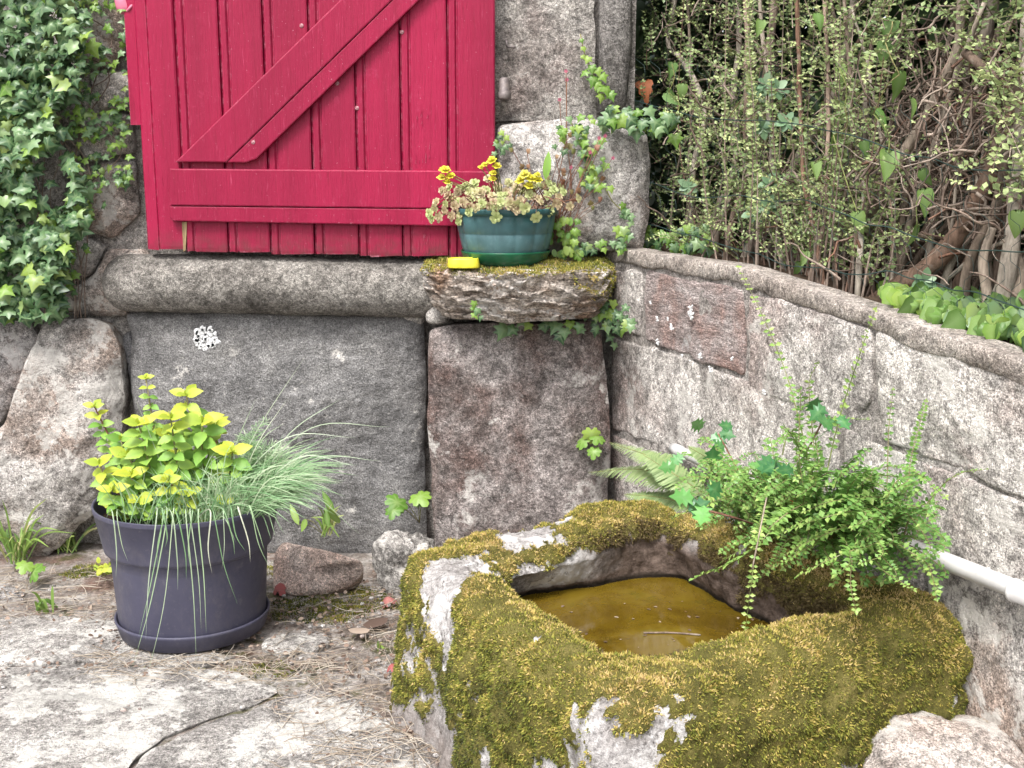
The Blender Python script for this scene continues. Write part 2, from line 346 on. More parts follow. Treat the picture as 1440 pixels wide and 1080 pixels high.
put('mortar', mb, M_mortar, hw)
def yst(poly, Y, mat, name='stone', **k):
    v, f = stone_geo([atY(x, y, Y) for x, y in poly], (0, -1, 0), **k); return put(name, MB().add(v, f), mat, hw)
yst([(-170, 462), (-60, 448), (40, 450), (56, 480), (48, 520), (4, 590), (-60, 640), (-190, 620)], YW - .02, M_boulder, bulge=.03, thick=.16, seed=1, amp=.02)
yst([(62, 452), (120, 446), (152, 454), (168, 486), (176, 560), (166, 640), (138, 716), (60, 790), (-40, 800), (-200, 800), (-190, 640), (-40, 645), (12, 590), (58, 522)], YW - .05, M_boulder, bulge=.05, edge=.03, thick=.2, seed=2, amp=.030, K=44, n=200)
yst([(184, 470), (176, 440), (260, 432), (420, 436), (596, 438), (597, 600), (601, 780), (430, 800), (300, 800), (225, 780), (196, 660)], YW + .0, M_slab, bulge=.02, edge=.03, thick=.16, seed=3, amp=.035, nscale=4, K=60, n=240, strata=.004, pw=20)
yst([(602, 462), (650, 452), (770, 454), (842, 452), (852, 520), (860, 600), (853, 680), (858, 800), (615, 810), (606, 700), (601, 600)], YW - .14, M_pillar, bulge=.03, edge=.025, thick=.2, seed=4, amp=.022, nscale=7, K=50, n=200)
yst([(598, 440), (612, 430), (630, 436), (634, 452), (612, 458), (599, 454)], YW - .10, M_rubble, bulge=.01, thick=.1, seed=5, n=60, K=14)
yst([(560, 436), (590, 434), (600, 446), (592, 458), (570, 452)], YW - .0, M_rubble, bulge=.01, thick=.08, seed=6, n=60, K=14)
yst([(185, 462), (172, 470), (180, 520), (192, 565), (202, 560), (196, 500)], YW + .03, M_slab, bulge=.01, thick=.08, seed=46, n=60, K=14)
# rubble showing between the ivy and the shutter
for k, (pl, mt) in enumerate([
    ([(-60, 60), (60, 50), (85, 110), (60, 180), (-60, 190)], M_boulder), ([(95, -30), (190, -40), (192, 60), (150, 95), (96, 80)], M_boulder),
    ([(130, 105), (188, 96), (188, 150), (140, 158)], M_rubble), ([(100, 168), (185, 160), (188, 215), (120, 228)], M_rubble),
    ([(30, 190), (90, 196), (92, 300), (60, 330), (20, 300)], M_rubble), ([(102, 235), (190, 226), (196, 300), (160, 336), (108, 320)], M_boulder),
    ([(-80, 200), (12, 200), (10, 310), (-80, 320)], M_rubble), ([(60, 338), (108, 330), (150, 344), (128, 390), (70, 400)], M_rubble),
    ([(150, 350), (205, 348), (214, 362), (160, 372), (150, 392), (152, 418), (184, 430), (176, 446), (120, 442), (96, 430), (106, 405), (135, 385)], M_boulder),
    ([(80, 420), (104, 410), (128, 420), (124, 438), (88, 441)], M_white), ([(-60, 330), (50, 345), (55, 410), (-60, 440)], M_rubble),
    ([(-180, -60), (-70, -60), (-70, 190), (-190, 180)], M_rubble), ([(-200, 200), (-92, 210), (-90, 430), (-200, 440)], M_rubble)]):
    yst(pl, YW + .02, mt, bulge=.02, thick=.08, seed=20 + k, amp=.02, n=100, K=24)
# masonry right of the shutter
yst([(640, -160), (838, -160), (836, 80), (838, 172), (700, 170), (640, 172)], YW + .01, M_render, bulge=.0, edge=.012, thick=.1, seed=40, amp=.012, nscale=14, K=50, n=180)
yst([(842, -160), (892, -160), (888, 60), (880, 150), (842, 164)], YW + .02, M_sill, bulge=.02, edge=.015, thick=.1, seed=41, amp=.01, K=30)
yst([(698, 176), (790, 168), (880, 172), (908, 186), (914, 230), (912, 300), (905, 352), (780, 356), (697, 350)], YW - .05, M_rubble, bulge=.02, edge=.045, thick=.16, seed=42, amp=.016, K=46, n=180, pw=6)
yst([(640, 176), (692, 176), (692, 360), (640, 366)], YW + .01, M_render, bulge=.0, edge=.01, thick=.08, seed=43, amp=.01)
# rounded sill: a bar with rounded ends
x0, x1 = atY(146, 395, YW - .03), atY(640, 405, YW - .03)
pts = []; rr = []
for t in np.concatenate([np.linspace(0, .09, 12) ** 1.0, np.linspace(.1, 1, 70)]):
    p = x0 + (x1 - x0) * t; pts.append(p); e = min(t / .085, 1); rr.append(.084 * math.sqrt(max(1 - (1 - e) ** 2.4, .02)))
pts = np.array(pts); pts[:, 2] -= .003
mb = MB(); tube(mb, pts, rr, 56); V = mb.V[0]; nr = norm(V - np.stack([V[:, 0], np.full(len(V), pts[0][1]), np.interp(V[:, 0], pts[:, 0], pts[:, 2])], 1))
mb.V[0] = V + nr * (fbm(V, 12, 6, 61, .6) * .007)[:, None]
put('sill', mb, M_sill, hw)
# iron hinge pin and bracket by the shutter
m = NT('rusty_iron'); M_iron = m.done(m.ramp(m.noise(60, 8, .7), [(.4, (.12, .10, .10)), (.6, (.22, .19, .18)), (.7, (.16, .08, .05))]), .6, m.bump(m.noise(90, 5), .4, .001), .5); m.b.inputs['Metallic'].default_value = .4
hp = atY(709, 124, YW - .06)
mb = MB(); lathe(mb, [(0.0001, -.030), (.017, -.030), (.019, -.026), (.019, -.012), (.015, -.008), (.0145, .022), (.011, .028), (.0001, .030)], hp, 24)
tube(mb, [hp + (0, 0, -.022), hp + (0.004, .09, -.022)], .009, 8)
pin = put('hinge_pin', mb, M_iron, hw)
b0 = atY(712, 62, YW - .01); mb = MB(); tube(mb, smooth_path([b0 + (0, .04, .01), b0 + (0, -.012, .008), b0 + (.004, -.016, -.008), b0 + (.026, -.014, -.009)], 10), .004, 6)
put('iron_hook', mb, M_iron, hw)
# white lichen ring
lc = atY(290, 477, YW - .045); lm = NT('white_lichen'); M_lich = lm.done(lm.ramp(lm.noise(120, 5, .7), [(.4, .45), (.6, .80)]), .95, lm.bump(lm.noise(200, 4), .6, .002), .1)
mb = MB()
def lichen_at(c, n_, a, b, k, seed, r0=.55):
    r_ = np.random.default_rng(seed)
    for q in range(k):
        t = r_.uniform(0, 2 * PI); rr_ = a * (r_.uniform(r0, 1) if r_.random() < .8 else r_.uniform(0, .4)); s_ = a * r_.uniform(.14, .34)
        cc = np.asarray(c) + np.asarray(b[0]) * rr_ * math.cos(t) + np.asarray(b[1]) * rr_ * math.sin(t)
        an = np.linspace(0, 2 * PI, 8, endpoint=False); rad = s_ * r_.uniform(.6, 1.2, 8)
        ring = cc + np.outer(np.cos(an) * rad, b[0]) + np.outer(np.sin(an) * rad, b[1]); top = ring.mean(0) + np.asarray(n_) * .004
        mb.add(np.vstack([ring, ring * .5 + top * .5 + np.asarray(n_) * .002, top[None]]), [np.array([(i, (i + 1) % 8, 8 + (i + 1) % 8, 8 + i) for i in range(8)]), np.array([(8 + i, 8 + (i + 1) % 8, 16) for i in range(8)])])
lichen_at(lc, (0, -1, 0), .034, ((1, 0, 0), (0, 0, 1)), 70, 3)
LICH = put('lichen_ring', mb, M_lich, hw, smooth=False)

# ------------------------------------------------------------------ red shutter
m = NT('crimson_paint')
vv = m.scaled((1, 1, .06)); gr = m.noise(120, 6, .7, .1, vv); g2 = m.noise(25, 6, .65)
c = m.ramp(m.noise(5, 6, .6, 0, vv), [(.35, (.20, .0035, .030)), (.65, (.30, .006, .046))])
c = m.mix(m.ramp(gr, [(.30, .6), (.47, 0.0)]), c, (.17, .004, .022))
c = m.mix(m.ramp(m.noise(9, 10, .8, .2, None, 4), [(.60, 0.0), (.70, .45)]), c, (.42, .055, .12))
c = m.mix(m.ramp(m.noise(150, 5, .75, .1, m.scaled((1, 1, .12)), 14), [(.60, 0.0), (.72, .5)]), c, (.46, .08, .15))
sz_ = m.n.new('ShaderNodeSeparateXYZ'); m.l(m.co, sz_.inputs[0]); c = m.mix(m.math('MULTIPLY', m.ramp(m.math('ADD', sz_.outputs[2], m.math('MULTIPLY', m.noise(20, 6, .7), .06)), [(.02, .8), (.10, 0.0)]), m.ramp(m.noise(30, 6, .7, 0, None, 20), [(.4, .2), (.6, 1.0)])), c, (.10, .035, .035))
c = m.mix(m.ramp(m.noise(170, 3, .5, 0, None, 9), [(.69, 0.0), (.73, .55)]), c, (.52, .22, .28))
chip = m.ramp(m.noise(34, 9, .78, .4, m.scaled((1.5, 1, .35)), 6), [(.28, .9), (.315, 0.0)])
c = m.mix(chip, c, (.16, .012, .03))
hgt = m.math('ADD', m.math('MULTIPLY', gr, .7), m.math('MULTIPLY', g2, .35)); hgt = m.math('SUBTRACT', hgt, m.math('MULTIPLY', chip, .6))
bv = m.n.new('ShaderNodeBevel'); bv.samples = 4; bv.inputs['Radius'].default_value = .004; ge = m.n.new('ShaderNodeNewGeometry'); dt = m.n.new('ShaderNodeVectorMath'); dt.operation = 'DOT_PRODUCT'; m.l(bv.outputs[0], dt.inputs[0]); m.l(ge.outputs['Normal'], dt.inputs[1])
ew_ = m.math('MULTIPLY', m.ramp(m.math('SUBTRACT', 1.0, dt.outputs['Value']), [(.03, 0.0), (.18, .75)]), m.ramp(m.noise(45, 7, .75, 0, None, 12), [(.46, 0.0), (.62, 1.0)]))
c = m.mix(ew_, c, (.50, .20, .26))
M_red_paint = m.done(c, .5, m.bump(hgt, .85, .0045), .3)
m = NT('bare_wood'); M_wood = m.done(m.ramp(m.noise(60, 7, .7, .2, m.scaled((1, 1, .1))), [(.35, (.10, .06, .03)), (.6, (.36, .27, .15))]), .85, m.bump(m.noise(80, 5), .5, .003), .2)
m = NT('aged_nail'); M_nail = m.done(m.ramp(m.noise(300, 3), [(.4, (.25, .06, .08)), (.6, (.40, .24, .26))]), .6)
YS = YW - .085
SH = thing('wooden_shutter', atY(450, 356, YS), 'crimson painted plank shutter with diagonal brace standing above the rounded sill', 'shutter')
ztop = 2.0
def plank(xl, xr, zb, seed, first=False):
    r_ = np.random.default_rng(seed); w = xr - xl
    bead = min(.024, w * .25)
    if first: pr = [(0, .030), (0, .006), (.003, .002), (.006, 0), (w * .30, 0), (w * .32, .003), (w * .35, 0), (w - .006, 0), (w - .002, .003), (w, .008), (w, .03)]
    else: pr = [(0, .030), (0, .008), (.0015, .006), (.003, .008), (.005, .002), (.009, .0005), (bead - .005, .0005), (bead - .002, .003), (bead, .0065), (bead + .003, .0065), (bead + .006, .001), (bead + .010, 0), (w - .006, 0), (w - .002, .002), (w - .0008, .007), (w - .0004, .030)]
    pr = np.array(pr); zs = np.unique(np.concatenate([np.linspace(zb, zb + .04, 5), np.linspace(zb + .04, ztop, 40)])); k = len(pr)
    Xj = fbm(np.stack([0 * zs, 0 * zs + seed, zs], 1), 3, 3, seed) * .0012
    V = np.stack([xl + pr[None, :, 0] + Xj[:, None] + 0 * zs[:, None], YS + pr[None, :, 1] + 0 * zs[:, None], zs[:, None] + 0 * pr[None, :, 0]], -1)
    V[0, :, 2] += r_.normal(0, .0014, k); V[0, :, 1] += .001
    V = V.reshape(-1, 3); V[:, 1] += fbm(V, 8, 3, seed) * .0022
    i = np.arange(len(zs) - 1)[:, None] * k; j = np.arange(k - 1)[None]
    F = [np.stack([i + j, i + j + 1, i + k + j + 1, i + k + j], -1).reshape(-1, 4), np.arange(k)[None, ::-1], (np.arange(k) + (len(zs) - 1) * k)[None]]
    o = put('plank', MB().add(V, F), M_red_paint, SH, smooth=False)
    return o
edges = [(190, 253), (253, 314), (314, 375), (375, 438), (438, 501), (501, 564), (564, 630), (630, 697)]
for k, (a, b) in enumerate(edges):
    xa, xb = atY(a + (10 if k == 0 else 0), 200, YS)[0], atY(b, 200, YS)[0]
    if k == 0: xa = atY(198, 200, YS)[0]
    zb = atY(a, 351 + k * 1.6 + (0, 1, 0, 1, 0, 1, -1, 0)[k], YS)[2]
    plank(xa + .0006, xb - .0006, zb, 100 + k, k == 0)
def bar(name, poly, y0, th, bev, mat, seed=0, groove=None):
    """flat board given by its outline in the picture, standing proud of the planks; bevelled edge"""
    Q = np.array([atY(x, y, y0) for x, y in poly]); c = Q.mean(0); n = len(Q)
    N2 = 18; E = []
    for a in range(n):
        p, q = Q[a], Q[(a + 1) % n]; m_ = max(2, int(np.linalg.norm(q - p) / .02)); E += [p + (q - p) * t for t in np.linspace(0, 1, m_, endpoint=False)]
    E = np.array(E); E += norm(E - c) * (fbm(E, 30, 3, seed) * .0011)[:, None]; k = len(E)
    # inward offset by true edge normals
    T = norm(np.roll(E, -1, 0) - np.roll(E, 1, 0)); NI = np.cross(T, [0, 1, 0]); NI *= np.sign(np.sum(NI * (c - E), 1).mean())
    R = [E + (0, th, 0), E + (0, bev, 0), E + NI * bev * .3 + (0, bev * .3, 0), E + NI * bev]
    V = np.concatenate(R); F = [np.stack([np.arange(k) + r_ * k, (np.arange(k) + 1) % k + r_ * k, (np.arange(k) + 1) % k + (r_ + 1) * k, np.arange(k) + (r_ + 1) * k], 1) for r_ in range(3)]
    F.append((np.arange(k) + 3 * k)[None]); F.append(np.arange(k)[None, ::-1])
    return put(name, MB().add(V, F), mat, SH, smooth=False)
YB = YS - .024
bar('rail', [(239, 237), (640, 240), (697, 241), (697, 294), (620, 293.5), (239, 289)], YB, .0235, .004, M_red_paint, 1)
bar('rail', [(239, 289.6), (620, 293.9), (697, 294.6), (697, 319), (600, 317.5), (243, 311), (239, 306)], YB + .003, .0205, .0035, M_red_paint, 2)
bar('brace', [(246, 228), (318, 228.5), (640, -87), (566, -87)], YB, .0235, .004, M_red_paint, 3)
bar('brace', [(318.6, 228.5), (345, 229), (360, 224), (678, -87), (640.8, -87)], YB + .003, .0205, .0035, M_red_paint, 4)
nm = MB(); lathe(nm, [(.0001, 0), (.004, .0004), (.006, .0015), (.006, .0028)], (0, 0, 0), 10); nme = nm.mesh('nail', M_nail)
for (x, y, yy) in [(356, 200, YB + .003), (424, 36, YS), (474, 117, YS), (502, 152, YS), (565, 45, YS)]:
    M = np.eye(4); M[:3, 1] = (0, 0, -1); M[:3, 2] = (0, 1, 0); M[:3, 3] = atY(x, y, yy) - (0, .0018, 0); M[:3, 0] = (1, 0, 0); inst('nail', nme, M, SH)
mb = MB(); a = atY(183, 120, YS + .028); b = atY(202, 120, YS + .028); zb = atY(183, 176, YS + .03)[2]; box(mb, a[0], b[0], YS + .012, YS + .04, zb, ztop)
put('hanging_strip', mb, M_red_paint, SH, smooth=False)
mb = MB(); q = [atY(x, y, YS) for x, y in [(256, 312), (263, 312), (261, 352), (258, 354)]]
v = np.array([p + (0, -.0012, 0) for p in q] + [p + (0, .004, 0) for p in q]); mb.add(v, np.array([(0, 1, 2, 3), (0, 4, 5, 1), (1, 5, 6, 2), (2, 6, 7, 3), (3, 7, 4, 0)])); put('bare_wood_chip', mb, M_wood, SH, smooth=False)
# splintered pieces near the lower right corner
mb = MB(); r_ = np.random.default_rng(12)
for q in range(20):
    x = r_.uniform(584, 606); y = r_.uniform(150, 236) if q < 12 else r_.uniform(320, 356); p = atY(x, y, YS - .0008); L = r_.uniform(.012, .035); w = r_.uniform(.001, .003)
    mb.add([p + (-w, 0, 0), p + (w, 0, 0), p + (w * .3, -.003, L), p + (0, .002, L * .5), p + (-w * .4, .0005, -L * .6)], np.array([(0, 1, 2), (0, 2, 3), (4, 1, 0)]))
put('paint_splinters', mb, M_red_paint, SH, smooth=False)['kind'] = 'stuff'
m = NT('pink_plastic'); M_pinkp = m.done((.55, .16, .24), .5)
q0 = atY(168, 10, YS + .03); mb = MB()
ch = np.array([atY(x, y, YS + .02) for x, y in [(160, -6), (178, -10), (184, 14), (172, 22), (163, 14)]]); v, f = stone_geo(ch, (0, -1, 0), bulge=.006, edge=.006, thick=.012, amp=.001, n=40, K=10, corner=2); mb.add(v, f)
tube(mb, smooth_path([atY(176, 18, YS + .02), atY(182, 12, YS + .01), atY(188, 4, YS + .02)], 8), .004, 6)
put('latch', mb, M_pinkp, SH)

# ------------------------------------------------------------------ stone shelf
zf = atY(700, 385, YW - .32)[2]
sh_poly = [atY(597, 391, YW - .20), atY(640, 388, YW - .30), atY(720, 388, YW - .34), atY(800, 390, YW - .33), atY(850, 388, YW - .27)]
sh_poly = [np.array([p[0], p[1], zf]) for p in sh_poly]
sh_poly += [np.array([atY(862, 380, YW - .10)[0], YW - .10, zf]), np.array([atY(858, 380, YW + .04)[0], YW + .04, zf]), np.array([atY(600, 380, YW + .03)[0], YW + .03, zf])]
v, f = stone_geo(sh_poly, UP, bulge=.004, edge=.012, thick=.130, amp=.014, nscale=12, seed=80, n=300, K=40, rnd_out=.016, taper=.17, strata=.020, pw=16, lip=.05, skirt=tuple(np.linspace(.03, .93, 30)) + (1.0,), ledge=.020)
SHELF = put('stone_shelf', MB().add(v, f), M_schist, None, origin=(atY(725, 400, YW)[0], YW - .1, zf - .12))
tag(SHELF, 'thick mossy slab of layered brown rock that carries the green flower pot', 'stone shelf')
SHELF_VF = (v, f)

# ------------------------------------------------------------------ garden wall
GWT = thing('garden_wall', gw(.8, 0, -.1), 'sloping pale stone block garden wall on the right with mortar coping', 'wall')
top = [sz(onw(x, y)) for x, y in [(862, 343), (905, 349), (1032, 368), (1130, 398), (1230, 430), (1330, 462), (1440, 497)]]
ts_, tz_ = np.array(top).T
def ztopw(s): return np.interp(s, np.concatenate([[-.3], ts_, [3.0]]), np.concatenate([[tz_[0] + .02], tz_, [tz_[-1] - .10]]))
# core with mortar face
S = np.arange(-.04, 3.0, .012); N = 80; q = np.linspace(0, 1, N); SS, QQ = np.meshgrid(S, q)
ZZ = -.05 + QQ * (ztopw(SS) - .03 + .05); P = A[None] + SS.ravel()[:, None] * GS; P[:, 2] = ZZ.ravel()
P = P + GN * (fbm(P, 7, 5, 91, .55) * .007 + fbm(P, 50, 3, 92) * .003 - .001)[:, None]
nx = len(S); i = np.arange(N - 1)[:, None] * nx; j = np.arange(nx - 1)[None]; mb = MB().add(P, np.stack([i + j, i + nx + j, i + nx + j + 1, i + j + 1], -1).reshape(-1, 4))
cs = [gw(s, z, o) for s in (-.04, 3.0) for (z, o) in ((-.05, -.03), (float(ztopw(s)) - .03, -.03), (float(ztopw(s)) - .03, -.09), (-.05, -.09))]
mb.add(cs, np.array([(0, 1, 2, 3), (7, 6, 5, 4), (1, 5, 6, 2), (3, 2, 6, 7)]))
put('mortar', mb, M_mortar, GWT)
blocks = [([(866, 380), (903, 384), (902, 472), (866, 466)], M_block), ([(910, 380), (1046, 408), (1046, 527), (985, 505), (908, 478)], M_red), ([(1054, 410), (1130, 430), (1226, 462), (1226, 560), (1200, 600), (1130, 576), (1054, 545)], M_block),
          ([(1236, 466), (1330, 496), (1480, 545), (1500, 725), (1400, 682), (1330, 655), (1238, 616)], M_block), ([(862, 474), (985, 511), (985, 646), (862, 604)], M_block), ([(992, 514), (1180, 590), (1180, 722), (992, 650)], M_block),
          ([(1186, 600), (1236, 622), (1330, 662), (1500, 732), (1510, 870), (1380, 805), (1186, 728)], M_block), ([(862, 612), (1080, 690), (1080, 960), (862, 820)], M_block), ([(1087, 692), (1300, 782), (1300, 1120), (1087, 965)], M_block), ([(1307, 786), (1500, 872), (1500, 1290), (1307, 1125)], M_boulder)]
for k, (pl, mt) in enumerate(blocks):
    v, f = stone_geo([onw(x, y, .0) for x, y in pl], GN, bulge=.001, edge=.005, thick=.07, amp=.012, nscale=10, seed=120 + k, n=170, K=50, rnd_out=.014, corner=2, pw=40, taper=.02)
    put('stone_block', MB().add(v, f), mt, GWT)
# rest of the wall nearer than the picture
for k, (s0, s1, a, b) in enumerate([(1.75, 2.3, .02, .98)]):
    pass
# coping: a run of rounded mortar
S = np.arange(-.05, 3.0, .010); prof = [(-.004, -.040), (.004, -.038), (.007, -.035), (.0075, -.012), (.0072, -.002), (.006, .000), (-.03, .001), (-.06, .001), (-.085, -.006), (-.095, -.03), (-.095, -.075)]
prof = np.array(prof); k = len(prof); base = A[None] + S[:, None] * GS; base[:, 2] = ztopw(S) - .010
V = base[:, None] + prof[None, :, 0:1] * GN + prof[None, :, 1:2] * UP; V = V.reshape(-1, 3); lo = np.tile(prof[:, 1] < -.03, len(S))
V[:, 2] += fbm(V, 9, 5, 140, .6) * .004 + lo * fbm(V, 12, 4, 141, .6) * .016; V += GN * (fbm(V, 16, 5, 142, .6) * .004)[:, None]
i = np.arange(len(S) - 1)[:, None] * k; j = np.arange(k - 1)[None]
mb = MB().add(V, [np.stack([i + j, i + j + 1, i + k + j + 1, i + k + j], -1).reshape(-1, 4), np.arange(k)[None, ::-1], (np.arange(k) + (len(S) - 1) * k)[None]])
put('coping', mb, M_coping, GWT)
mb = MB()
for (x, y, r, kk) in [(972, 442, .014, 26), (972, 432, .010, 18), (945, 460, .010, 18), (925, 448, .008, 14), (940, 448, .006, 10), (985, 500, .009, 14), (1000, 520, .010, 12), (925, 482, .010, 12), (1075, 552, .006, 10), (1030, 505, .007, 10), (960, 500, .006, 9), (915, 425, .006, 9)]:
    lichen_at(onw(x, y, .016), GN, r, (GS, UP), kk, int(x + y), .1)
o = put('lichen_patches', mb, M_lich, GWT, smooth=False); o['kind'] = 'stuff'
# soil bank held by the wall
xs = np.arange(-.8, 3.2, .06); os_ = np.arange(.085, 3.2, .06); SS, OO = np.meshgrid(xs, os_); P = A[None] + SS.ravel()[:, None] * GS - OO.ravel()[:, None] * GN
P[:, 2] = ztopw(SS.ravel()) - .03 + fbm(P, 6, 4, 150) * .03; nx = len(xs); i = np.arange(len(os_) - 1)[:, None] * nx; j = np.arange(nx - 1)[None]
m = NT('soil'); M_soil = m.done(m.ramp(m.noise(30, 8, .7), [(.35, (.03, .02, .014)), (.65, (.10, .07, .05))]), .95, m.bump(m.noise(50, 6), .8, .01), .1)
mb = MB().add(P, np.stack([i + j, i + nx + j, i + nx + j + 1, i + j + 1], -1).reshape(-1, 4)); tag(put('soil_bank', mb, M_soil), kind='structure')

# ------------------------------------------------------------------ white drain pipe
m = NT('white_pvc'); c = m.ramp(m.noise(6, 8, .65), [(.35, (.38, .37, .36)), (.6, (.54, .53, .52))]); c = m.mix(m.ramp(m.noise(40, 6, .75), [(.60, 0.0), (.68, .35)]), c, (.30, .28, .25)); M_pvc = m.done(c, .45, m.bump(m.noise(80, 4), .15, .001), .4)
DP = thing('drain_pipe', onw(1300, 780, .03), 'white plastic pipe running down along the foot of the pale block wall', 'pipe')
pa, pb, pc = onw(948, 631, .03), onw(1012, 664, .03), onw(1446, 838, .03)
pd = pc + (pc - pb) * .9
for (p, q, r) in ((pa, pb, .013), (pb + (pc - pb) * .004, pd, .0165)):
    mb = MB(); tube(mb, smooth_path([p, (p + q) / 2 + UP * .003, q], 24), r, 24); put('tube', mb, M_pvc, DP)
mb = MB(); d = norm(pc - pb); 
for a_, r in ((0, .0215), (.012, .0225), (.07, .0225), (.082, .0215)): pass
e = onw(1424, 829, .03); tube(mb, [e, e + d * .003, e + d * .010, e + d * .0101, e + d * .07], [.0166, .0210, .0210, .0190, .0190], 24); put('coupling', mb, M_pvc, DP)
mb = MB(); tube(mb, [pa - d * .004, pa + d * .035], .0150, 20); put('coupling', mb, M_pvc, DP)

# ------------------------------------------------------------------ trough
ZR = .34
Lc, Fc, Rc, Nc = onz(534, 770, ZR)[:2], onz(868, 696, ZR)[:2], onz(1405, 850, ZR)[:2], onz(862, 1015, ZR)[:2]
Li, Fi, Ri, Ni = onz(668, 790, ZR)[:2], onz(925, 728, ZR)[:2], onz(1205, 850, ZR)[:2], onz(874, 908, ZR)[:2]
Lw, Fw, Rw, Nw = onz(718, 828, .2)[:2], onz(975, 812, .2)[:2], onz(1118, 902, .2)[:2], onz(882, 975, .2)[:2]
UN, VN = 560, 150
def loop(Pq, wts, n=UN, rad=.10):
    Q = np.array(Pq); out = []
    pts = []
    for a in range(4):
        p0, p1, p2 = Q[a - 1], Q[a], Q[(a + 1) % 4]; d0 = p0 - p1; d2 = p2 - p1; r0 = min(rad / max(np.linalg.norm(d0), 1e-6), .45); r2 = min(rad / max(np.linalg.norm(d2), 1e-6), .45)
        s0, s2 = p1 + d0 * r0, p1 + d2 * r2
        seg_prev = pts[-1] if pts else None
        cur = [(1 - t) ** 2 * s0 + 2 * (1 - t) * t * p1 + t * t * s2 for t in np.linspace(0, 1, 30)]
        pts += cur
        n0 = s2; n1 = Q[(a + 1) % 4] + (p1 - Q[(a + 1) % 4]) * min(rad / max(np.linalg.norm(p1 - Q[(a + 1) % 4]), 1e-6), .45)
        pts += [n0 + (n1 - n0) * t for t in np.linspace(0, 1, 110 - 28)[1:-1]]
    pts = np.array(pts); idx = np.linspace(0, len(pts), n, endpoint=False); ii = idx.astype(int) % len(pts); ff = (idx - idx.astype(int))[:, None]
    return pts[ii] * (1 - ff) + pts[(ii + 1) % len(pts)] * ff
O = loop([Lc, Fc, Rc, Nc], None, rad=.14); I = loop([Li, Fi, Ri, Ni], None, rad=.07); WL = loop([Lw, Fw, Rw, Nw], None, rad=.10)
cen = (O.mean(0) + I.mean(0)) / 2
prof = [(-.16, -.03), (-.06, .05), (.0, .14), (.02, .22), (.06, .29), (.20, .335), (.45, .350), (.70, .345), (.90, .325), (1.0, .29), (1.05, .24), (1.10, .17), (1.16, .11), (1.5, .09), (2.2, .08)]
pr = smooth_path([(a, b, 0) for a, b in prof], VN)[:, :2]
D = I - O
V = np.zeros((VN, UN, 3))
for k_, (a, z) in enumerate(pr):
    if a <= 1: xy = O + D * a
    else:
        xy = I + (WL - I) * min((a - 1) / .12, 1); xy = xy + (cen - xy) * max(0, (a - 1.12) / 1.08) * .98
    V[k_, :, :2] = xy; V[k_, :, 2] = z - .014 * min(max((z - .15) / .15, 0), 1)
V = V.reshape(-1, 3)
du = np.roll(V.reshape(VN, UN, 3), -1, 1) - np.roll(V.reshape(VN, UN, 3), 1, 1); dv = np.gradient(V.reshape(VN, UN, 3), axis=0)
NRM = norm(np.cross(du, dv)).reshape(-1, 3)
if NRM.reshape(VN, UN, 3)[VN // 3, :, 2].mean() < 0: NRM = -NRM
TR_RIM = onz(866, 706, ZR)
q = V.copy(); q[:, 2] *= .45
V = V + NRM * (fbm(q, 4.5, 3, 201, .5) * .030 + fbm(V, 16, 5, 205, .6) * .014)[:, None]
rib = fbm(np.column_stack([V[:, 0] + V[:, 1] * .3, V[:, 1] * 1.2, V[:, 2] * .25]), 8, 3, 207, .5)
V = V + NRM * (rib * .022 * (np.repeat(pr[:, 0], UN) < .8))[:, None]
V[:, 2] += np.exp(-((V[:, 0] - TR_RIM[0] - .25) ** 2 + (V[:, 1] - TR_RIM[1] + .15) ** 2) / .12) * .015 * (V[:, 2] > .18)
i = np.arange(VN - 1)[:, None] * UN; j = np.arange(UN)[None]; j2 = (j + 1) % UN
TF = np.stack([i + j, i + j2, i + UN + j2, i + UN + j], -1).reshape(-1, 4)
def facen(V, F):
    a, b, c, d = (V[F[:, k]] for k in range(4)); return np.cross(c - a, d - b)
fn = facen(V, TF)
if fn[np.abs(np.repeat(pr[:-1, 0], UN) - .5) < .1, 2].mean() < 0: TF = TF[:, ::-1]; fn = -fn
VN_N = np.zeros_like(V)
for k_ in range(4): np.add.at(VN_N, TF[:, k_], fn)
VN_N = norm(VN_N)
